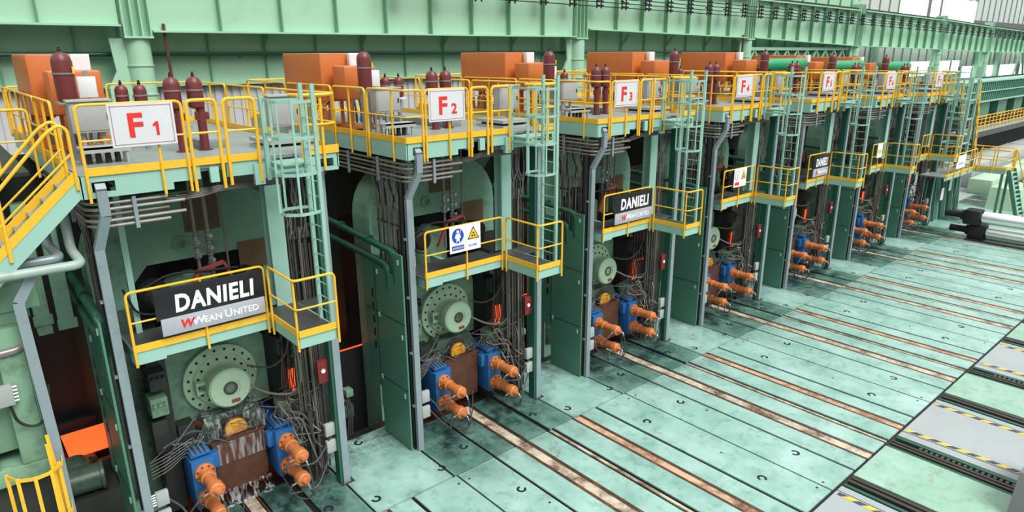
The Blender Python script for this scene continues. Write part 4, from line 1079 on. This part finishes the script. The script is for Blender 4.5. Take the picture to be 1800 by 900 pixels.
# ================================================================== LEFT END
# stairs down from the F1 deck
o = (BX-.15, .2, 7.5)
t = thing('stairs', 'steep yellow-railed stairs going down left from F1 deck', 'stairs', o)
sx0, sz0, L_ = BX-.12, 7.56, 3.0
sl = .93
for y in (-.22, .62):
    g = G(o)
    g.prism([(sx0, sz0-.30), (sx0, sz0), (sx0-L_, sz0-L_*sl), (sx0-L_, sz0-L_*sl-.34)], 'y', y-.02, y+.02); part('stringer', g, M_TEAL, t)
    g = G(o); g.prism([(sx0, sz0+.0), (sx0, sz0+.17), (sx0-L_, sz0-L_*sl+.17), (sx0-L_, sz0-L_*sl)], 'y', y-.03, y+.0); part('side_board', g, M_YEL, t)
    g = G(o)
    g.tube([(sx0-.02, y-.04, sz0-.15), (sx0-.02, y-.04, sz0+.78), (sx0-.12, y-.04, sz0+.86), (sx0-.3, y-.04, sz0+.75), (sx0-1.05, y-.04, sz0+.86-1.02*sl+.02), (sx0-L_, y-.04, sz0-L_*sl+.9)], .026, 8, .08, 4)
    g.tube([(sx0-.02, y-.04, sz0+.42), (sx0-L_, y-.04, sz0-L_*sl+.45)], .018, 6)
    g.tube([(sx0-1.05, y-.04, sz0-1.05*sl-.15), (sx0-1.05, y-.04, sz0+.86-1.05*sl)], .028, 8)
    g.tube([(sx0-2.1, y-.04, sz0-2.1*sl-.15), (sx0-2.1, y-.04, sz0+.86-2.1*sl)], .028, 8)
    part('handrail', g, M_YEL, t)
for k in range(13):
    x = sx0-.12-.22*k; z = sz0-.02-.22*sl*(k+.6); g = G(o); g.box(x-.12, x+.12, -.2, .6, z-.03, z); part('tread', g, M_CHECK, t)
# yellow rails of a walkway left of F1
o = (BX-1.0, 2.0, 7.6)
t = thing('side_walkway', 'narrow walkway with yellow rails behind the left stairs', 'walkway', o)
g = G(o); g.box(BX-1.6, BX-.5, 2.3, 8.4, 7.35, 7.42); part('deck_plate', g, M_DKMACH, t)
for y in (2.3,):
    g = G(o); rail_panel(g, [(BX-2.4, y), (BX-.35, y)], 7.42, 7.3, posts=[(BX-1.2, y), (BX-1.8, y)]); part('guardrail', g, M_YEL, t)
g = G(o); rail_panel(g, [(BX-.9, 2.4), (BX-.9, 8.2)], 7.42, 7.3, posts=[(BX-.9, 3.8), (BX-.9, 5.2), (BX-.9, 6.8)]); part('guardrail', g, M_YEL, t)
g = G((BX-1.05, 1.4, 5)); g.box(BX-1.22, BX-1.08, 1.35, 1.45, 4.6, 8.4)
solo('white_post', g, [M_WHITE], 'white painted post behind the left stairs', 'post')

# big pipes under the stairs
for k, (pts, lab) in enumerate((([(-4, -.25, 6.26), (BX-.28, -.25, 6.22), (BX-.33, .35, 6.35), (BX-.30, .6, 7.2)], 'front pale topped green pipe bending up under the left stairs'),
                                ([(-4, .05, 6.36), (BX-.52, .05, 6.30), (BX-.60, .75, 6.4), (BX-.55, .95, 7.2)], 'rear pale topped green pipe bending up under the left stairs'))):
    g = G((0, pts[0][1], 6.2)); g.tube(pts, .075, 14, .16, 6)
    solo('cooling_pipe', g, [M_GALV if k else paint('pale_green_pipe_paint', (.33, .42, .38), .4, amt=.3)], lab, 'pipe')
# machine at the far left
o = (BX-1.9, .6, 0)
t = thing('entry_machine', 'pale green entry side machine frame at the left edge', 'machinery', o)
X = BX
g = G(o); g.box(X-2.9, X-1.22, .35, 1.2, 3.1, 5.5, .03); g.box(X-1.62, X-1.25, .1, .4, 2.9, 5.3, .03); g.box(X-2.9, X-1.9, .15, .4, 2.9, 5.3, .02); part('frame', g, M_MACH, t)
g = G(o); g.box(X-2.9, X-.9, .3, 1.4, 5.5, 5.95, .02); part('top_beam', g, M_MACH, t)
g = G(o); g.box(X-2.9, X-1.22, .1, 1.2, 2.6, 2.9, .02); part('foot_beam', g, M_MACH, t)
g = G(o); g.box(X-2.7, X-1.3, .3, 1.6, -1, 2.6, .02); part('pedestal', g, M_DKMACH, t)
g = G(o); g.tube([(X-2.9, .1, 4.85), (X-1.25, .1, 4.92), (X-1.2, .5, 5.15)], .07, 12, .15); part('pipe', g, M_PIPE2, t)
o = (X-1.17, -.1, 3.4)
g = G(o)
pth = [(X-1.14, -.12, 3.3), (X-1.2, -.12, 5.75), (X-.95, -.10, 6.15)]
for a, b_ in zip(pth[:-1], pth[1:]): g.bar(a, b_, .15, .1)
g.bar((X-1.14, -.12, 0), (X-1.14, -.12, 3.3), .15, .1)
solo('cable_tray_post', g, [M_GALV], 'kinked galvanised post at the left edge before the stairs', 'post')
o = (X-1.62, -.2, 4.2)
t = thing('junction_box', 'grey junction box on pale green frame at left edge', 'junction box', o)
g = G(o); g.box(X-1.85, X-1.52, -.02, .1, 4.05, 4.40, .01); part('enclosure', g, M_GREY, t)
g = G(o)
for k in range(5): g.lathe((X-1.52, .03, 4.1+.06*k), (1, 0, 0), [(0, .02), (.06, .02)], 6); g.lathe((X-1.85, .03, 4.1+.06*k), (-1, 0, 0), [(0, .02), (.06, .02)], 6)
part('cable_gland', g, M_STEEL, t)
g = G((X-1.5, 0, 3.9)); g.tube([(X-1.6, .03, 4.06), (X-1.55, .0, 3.7), (X-1.3, -.02, 3.55), (X-1.1, -.02, 3.8), (X-1.05, .1, 4.2)], .022, 8, .2, 6)
solo('power_cable', g, [M_BLACK], 'black cable drooping from the grey box at left edge', 'cable')
# yellow ladder cage bottom left
o = (X-1.5, -.4, 2.0)
t = thing('caged_ladder', 'yellow hooped ladder cage at the bottom left corner', 'ladder', o)
g = G(o); g.bar((X-1.24, -.3, 3.5), (X-1.1, -.35, 0), .05, .07); g.bar((X-1.27, -.42, 3.4), (X-1.22, -.5, 0), .05, .07); part('stile', g, M_YEL, t)
for k in range(5):
    a = [(X-1.17, -.42), (X-1.3, -.62), (X-1.52, -.66), (X-1.74, -.55), (X-1.86, -.3)][k]
    g = G(o); g.box(a[0]-.025, a[0]+.025, a[1]-.01, a[1]+.01, 0, 3.04); part('cage_bar', g, M_YEL, t)
for z in (3.0, 2.1, 1.2):
    h = [(X-1.1, -.2, z), (X-1.12, -.42, z), (X-1.3, -.62, z), (X-1.52, -.66, z), (X-1.74, -.55, z), (X-1.86, -.3, z)]
    g = G(o)
    for a, b_ in zip(h[:-1], h[1:]): g.bar(a, b_, .06, .014, (0, 0, 1))
    part('cage_hoop', g, M_YEL, t)
# dark equipment in the pit left of F1
o = (X-.7, 2.2, 0)
t = thing('roller_drive', 'grimy green motor and gearbox below the glowing strip, bottom left', 'motor', o)
g = G(o); g.lathe((X-1.1, 2.3, 1.05), (1, -.1, 0), [(0, .2), (.05, .27), (.7, .27), (.72, .3), (.78, .3), (.8, .2)], 20); part('motor', g, M_MACH2, t)
g = G(o); g.lathe((X-.75, 2.9, 1.0), (0, -1, 0), [(0, .33), (.4, .33), (.45, .22)], 20); part('gear_cover', g, M_MACH2, t)
g = G(o); g.box(X-1.3, X-.1, 2.0, 2.9, -.8, .75, .02); part('base', g, M_DKMACH, t)
o = (X-.7, 3.5, 0)
t = thing('entry_table', 'dark roller table frame under the glowing strip at left', 'machinery', o)
g = G(o); g.box(X-3, X-.05, 2.75, 2.95, -.5, 1.05, .02); part('side_frame', g, M_BLACK, t)
g = G(o); g.box(X-3, X-.05, 4.4, 4.6, -.5, 1.4, .02); part('side_frame', g, M_BLACK, t)
for k in range(4):
    g = G(o); g.lathe((X-.45-.5*k, 2.95, 1.0), (0, 1, 0), [(0, .15), (1.45, .15)], 16); part('roller', g, M_RAIL, t)
for k, (x, y, m_, h) in enumerate(((-.75, 2.6, M_MACH, 6.8), (-.42, 2.1, M_HOUS, 6.9), (-1.05, 3.4, M_SHIELD, 6.5))):
    g = G((X+x, y, 0)); g.box(X+x-.12, X+x+.12, y, y+.3, (4.2, 4.4, -.5)[k], h)
    g.box(X+x-.16, X+x+.16, y-.02, y, 4.4, 4.6)
    solo('machine_column', g, [m_], ('short pale green column below the F1 deck left corner', 'pale green column close left of the F1 housing', 'dark green column deep behind the left stairs')[k], 'column')
g = G((X-.8, 4.8, 0)); g.box(X-3.5, X-.1, 4.8, 5.0, -.8, 4.4)  # blackened sheet stands in for the darkness behind the strip
solo('dark_backdrop', g, [M_BLACK], 'black backdrop sheet behind the glowing strip at left', 'panel')

# ================================================================== cooling water at F1
rnd = random.Random(2)
M_WATER = bpy.data.materials.new('foaming_water'); M_WATER.use_nodes = True
wb = M_WATER.node_tree.nodes['Principled BSDF']; wb.inputs['Base Color'].default_value = (.75, .78, .82, 1); wb.inputs['Roughness'].default_value = .3; wb.inputs['Alpha'].default_value = .55
n_ = M_WATER.node_tree; tcw = n_.nodes.new('ShaderNodeTexCoord'); mpw = n_.nodes.new('ShaderNodeMapping'); nzw = n_.nodes.new('ShaderNodeTexNoise')
mpw.inputs['Scale'].default_value = (3.2, 3.2, .35); nzw.inputs['Detail'].default_value = 6
n_.links.new(tcw.outputs['Object'], mpw.inputs[0]); n_.links.new(mpw.outputs[0], nzw.inputs['Vector'])
mrw = n_.nodes.new('ShaderNodeMapRange'); mrw.inputs[1].default_value = .45; mrw.inputs[2].default_value = .68; mrw.inputs[4].default_value = .45
n_.links.new(nzw.outputs[0], mrw.inputs[0]); n_.links.new(mrw.outputs[0], wb.inputs['Alpha'])
g = G((X+2.1, 1.2, 1))
def sheet(x0, x1, prof, amp):
    nx = 40; rows = []
    for (y, z) in prof:
        rows.append([g.bm.verts.new(Vector((X+x0+(x1-x0)*k/nx, y+amp*rnd.uniform(-1, 1), z+amp*rnd.uniform(-.5, .5)))-g.o) for k in range(nx+1)])
    for r0, r1 in zip(rows[:-1], rows[1:]):
        for k in range(nx): g._f([r0[k], r0[k+1], r1[k+1], r1[k]], True)
sheet(1.5, 2.75, [(1.7, 2.06), (1.5, 2.05), (1.29, 2.02), (1.22, 1.9), (1.16, 1.75), (1.12, 1.5)], .015)
sheet(1.5, 2.66, [(.98, .36), (.95, .30), (.92, .2), (.88, .1), (.80, .03)], .02)
sheet(1.55, 2.6, [(.975, 1.5), (.97, 1.3), (.975, 1.0)], .004)
solo('cooling_water', g, [M_WATER], 'white cooling water pouring around the F1 roll neck', 'water', None, 'stuff')

# ================================================================== RIGHT END
E6 = BX+36
# spare work rolls
for k, (z, lab) in enumerate(((1.22, 'upper polished steel work roll with black chock at right'), (.42, 'lower polished steel work roll with black chock at right'))):
    xr = 40.3+.25*k; o = (xr, -3, z)
    t = thing('work_roll', lab, 'roll', o, 'pair of polished spare rolls')
    yb = -2.9 if k == 0 else -3.15
    g = G(o); g.lathe((xr, yb, z), (0, -1, 0), [(0, .2), (.06, .2), (.08, .33), (4.0, .33)], 36); part('barrel', g, M_ROLLST, t)
    g = G(o); g.box(xr-.42, xr+.42, yb, yb+.75, z-.40, z+.36, .09); part('chock', g, M_BLACK, t)
    g = G(o); g.lathe((xr, yb+.75, z), (0, 1, 0), [(0, .26), (.15, .26), (.16, .17), (.9, .17)], 24); part('neck', g, M_BLACK, t)
g = G((40.4, -4, 0)); g.box(39.9, 40.15, -7.4, -2.4, 0, .05); g.box(40.8, 41.05, -7.4, -2.4, 0, .05)
solo('roll_carriage', g, [M_RAIL], 'dark low carriage rails under the polished rolls', 'carriage')
# exit walkway
o = (E6+6, 0, 3.0)
t = thing('exit_walkway', 'raised exit walkway with yellow rails right of the F7 stand', 'walkway', o)
zz = 3.05
g = G(o); g.box(E6+2.4, E6+8.6, -.9, .3, zz-.06, zz); g.box(E6+7.2, E6+8.6, -2.4, -.9, zz-.06, zz); part('deck_plate', g, M_CHECK, t)
g = G(o); g.box(E6+2.4, E6+7.2, -.94, -.9, zz-.22, zz); g.box(E6+7.16, E6+7.2, -2.4, -.9, zz-.22, zz); g.box(E6+7.16, E6+8.6, -2.44, -2.4, zz-.22, zz); part('fascia_beam', g, M_TEAL, t)
g = G(o); toe(g, [(E6+2.4, -.96), (E6+7.14, -.96), (E6+7.14, -2.46), (E6+8.6, -2.46)], zz); part('toe_board', g, M_YEL, t)
for pts, ps in (([(2.6, -.98), (4.8, -.98)], [(3.7, -.98)]), ([(4.9, -.98), (7.0, -.98)], [(6.0, -.98)]), ([(7.12, -1.1), (7.12, -2.48), (8.5, -2.48)], [(7.12, -1.8)]), ([(8.6, -2.4), (8.6, .3)], [(8.6, -1.6), (8.6, -.8)]), ([(4.0, .3), (8.5, .3)], [(5.5, .3), (7, .3)])):
    g = G(o); rail_panel(g, [(E6+x, y) for x, y in pts], zz, zz-.2, posts=[(E6+x, y) for x, y in ps], r=.03); part('guardrail', g, M_YEL, t)
for x, y in ((7.3, -2.3), (8.5, -2.3), (8.5, .2)):
    g = G(o); g.box(E6+x-.06, E6+x+.06, y-.06, y+.06, 0, zz-.1); part('leg', g, M_SHIELD, t)
g = G((E6+4.5, -1.0, 3.4)); g.box(E6+3.6, E6+5.0, -1.03, -1.01, zz+.30, zz+1.0)
g.m(1).box(E6+3.9, E6+4.7, -1.035, -1.03, zz+.5, zz+.6)
solo('notice_board', g, [M_TXWHITE, M_SIGNG], 'white notice board on the exit walkway rail', 'sign')
# exit stairs
o = (E6+8.2, -2.5, 0)
t = thing('stairs', 'steep dark green stairs from exit walkway to floor', 'stairs', o)
for x in (7.5, 8.6):
    g = G(o); g.bar((E6+x, -2.5, zz), (E6+x+1.6, -3.0, 0), .2, .05, (0, 1, 0)); part('stringer', g, M_SHIELD, t)
for k in range(11):
    f = (k+.7)/11.5; g = G(o); g.box(E6+7.5+1.6*f, E6+8.6+1.6*f, -2.5-.5*f-.12, -2.5-.5*f+.12, zz*(1-f)-.03, zz*(1-f)); part('tread', g, M_TEAL, t)
g = G(o); g.tube([(E6+8.65, -2.5, zz), (E6+8.65, -2.5, zz+1.0), (E6+10.25, -3.05, 1.0), (E6+10.25, -3.05, 0)], .03, 8, .1); part('handrail', g, M_YEL, t)
# ribbed dark green wall of the exit guide
o = (E6+8, .5, 0)
t = thing('exit_guard', 'dark green ribbed guard panels right of the F7 stand', 'guard', o)
g = G(o); g.box(E6+4.6, E6+9.5, .55, .65, 0, 2.7); part('panel', g, M_SHIELD, t)
for k in range(9):
    x = E6+4.7+k*.59; g = G(o); g.prism([(.1, 0), (.55, 0), (.55, 2.7), (.3, 2.7)], 'x', x, x+.06); part('rib', g, M_SHIELD if k % 2 else M_TEAL, t)
g = G(o); g.box(E6+4.5, E6+9.6, -.05, .8, 2.62, 2.75); part('cap', g, M_TEAL, t)
for k, x in enumerate((5.6, 6.8)):
    g = G((E6+x, .05, 1.6)); g.box(E6+x, E6+x+.4, .02, .05, 1.2+.4*k, 1.9+.4*k)
    solo('notice_plate', g, [M_TXWHITE], ('lower', 'upper')[k]+' white plate on the dark green exit guard', 'sign')
# stair tower from the last deck down to the exit walkway
o = (E6+5, 0, 3.1)
t = thing('stair_tower', 'teal stair tower with yellow rails beside the last deck', 'stairs', o)
for x, y in ((4.5, -.8), (5.6, -.8), (4.5, .2), (5.6, .2)):
    g = G(o); g.box(E6+x-.06, E6+x+.06, y-.06, y+.06, zz, 8.1); part('post', g, M_LADDER, t)
for z in (4.6, 5.9, 6.9, 8.0):
    g = G(o)
    for y in (-.8, .2): g.box(E6+4.5, E6+5.6, y-.03, y+.03, z-.04, z+.04)
    for x in (4.5, 5.6): g.box(E6+x-.03, E6+x+.03, -.8, .2, z-.04, z+.04)
    part('cross_rail', g, M_LADDER, t)
g = G(o); g.box(E6+4.3, E6+5.7, -.8, .2, 6.82, 6.88); part('landing', g, M_CHECK, t)
for y in (-.8, .0):
    g = G(o); g.bar((E6+5.7, y, 6.85), (E6+7.0, y, zz), .25, .05, (0, 0, 1)); part('stringer', g, M_DKGRN, t)
    g = G(o); g.bar((E6+5.8, y-.04, 7.9), (E6+7.1, y-.04, zz+1.0), .09, .05, (0, 0, 1)); g.bar((E6+5.8, y-.04, 7.4), (E6+7.1, y-.04, zz+.5), .07, .05, (0, 0, 1))
    for k in range(4): f = k/3; g.bar((E6+5.8+1.3*f, y-.04, 6.9-f*(6.9-zz)), (E6+5.8+1.3*f, y-.04, 7.9-f*(6.9-zz)), .07, .05)
    part('handrail', g, M_YEL, t)
for k in range(12):
    f = (k+.5)/12; g = G(o); g.box(E6+5.7+1.3*f-.12, E6+5.7+1.3*f+.12, -.8, .0, 6.85-f*(6.85-zz)-.03, 6.85-f*(6.85-zz)); part('tread', g, M_CHECK, t)

# run-out table far right
o = (62, 5, 0)
t = thing('cooling_section', 'long green ribbed cooling header housing at far right', 'machinery', o)
g = G(o); g.box(60.5, 170, 5.0, 8.0, 5.45, 7.05); part('hood', g, M_TEAL, t)
for k in range(90):
    x = 60.8+.55*k; g = G(o); g.box(x, x+.12, 4.9, 5.0, 5.5, 7.0); part('rib', g, M_SHIELD, t)
g = G(o); g.box(60.4, 170, 4.85, 5.05, 5.38, 5.48); g.box(60.4, 170, 4.85, 5.05, 6.2, 6.28); g.box(60.4, 170, 4.85, 5.05, 7.0, 7.12); part('edge_rail', g, M_TEAL, t)
for k in range(14):
    x = 62+5*k; g = G(o); g.box(x, x+2.6, 5.2, 7.5, 4.0, 5.4); part('pier', g, M_SHIELD, t)
o = (62, 4.4, 2.7)
t = thing('table_walkway', 'far walkway with pale yellow railing before the cooling section', 'walkway', o)
g = G(o); g.box(60, 170, 4.0, 5.0, 3.25, 3.4); part('deck_plate', g, M_LTGREY, t)
g = G(o); g.box(60, 170, 4.0, 4.1, 2.8, 3.25); part('edge_beam', g, M_RAIL, t)
for k in range(16):
    a = 60.6+4*k; g = G(o); rail_panel(g, [(a, 4.0), (a+3.9, 4.0)], 3.4, 3.3, posts=[(a+.98, 4.0), (a+1.95, 4.0), (a+2.9, 4.0)], r=.035); g.tube([(a, 4.0, 3.7), (a+3.9, 4.0, 3.7)], .025, 6); g.tube([(a, 4.0, 4.25), (a+3.9, 4.0, 4.25)], .025, 6); part('guardrail', g, M_YEL, t)
for k, (y0, y1, x0, z, m_, lab) in enumerate(((2.0, 4.0, 56, 1.6, M_LTGREY, 'pale grey long bench of the run-out table'), (.2, 1.6, 54, 1.0, M_DRUM, 'pale green long kerb beside the run-out table'), (-1.3, -.2, 56, .5, M_DKMACH, 'dark long trough beside the pale green kerb'), (-3.2, -1.9, 53, .6, M_DRUM, 'pale green low beam nearest to the exit stairs'))):
    g = G((x0, y0, 0)); g.box(x0, 170, y0, y1, 0, z, .03)
    for q in range(12): g.box(x0+4+6*q, x0+4.2+6*q, y0-.04, y1+.04, 0, z+.04)
    solo('table_beam', g, [m_], lab, 'beam')
o = (E6+13.3, -2.5, 0)
g = G(o); g.box(E6+12.2, E6+30, -3.6, -3.3, 0, .12)
solo('floor_kerb', g, [paint('bright_teal_kerb', (.05, .42, .30), .45, amt=.2)], 'bright teal kerb on the floor by the exit stairs', 'kerb')
g = G((E6+13, -2.0, 0)); g.prism([(E6+11.4, 0), (E6+14.4, 0), (E6+15.0, 1.3), (E6+11.8, 1.3)], 'y', -2.4, -.8)
solo('pedestal', g, [M_DRUM], 'slanted pale green pedestal right of the exit stairs', 'pedestal')
# grey machine corner at bottom right
o = (15.9, -10.6, 0)
t = thing('service_cart', 'dark grey machine corner at the lower right edge', 'machine', o)
g = G(o); g.prism([(15.70, 0), (15.9, .5), (16.1, .9), (18, .9), (18, 0)], 'y', -11.9, -10.28); part('body', g, paint('dark_grey_casing', (.16, .17, .17), .4, amt=.2), t)
g = G(o); g.box(16.3, 17.2, -10.27, -10.25, .2, .7, .01); part('screen', g, M_BLACK, t)
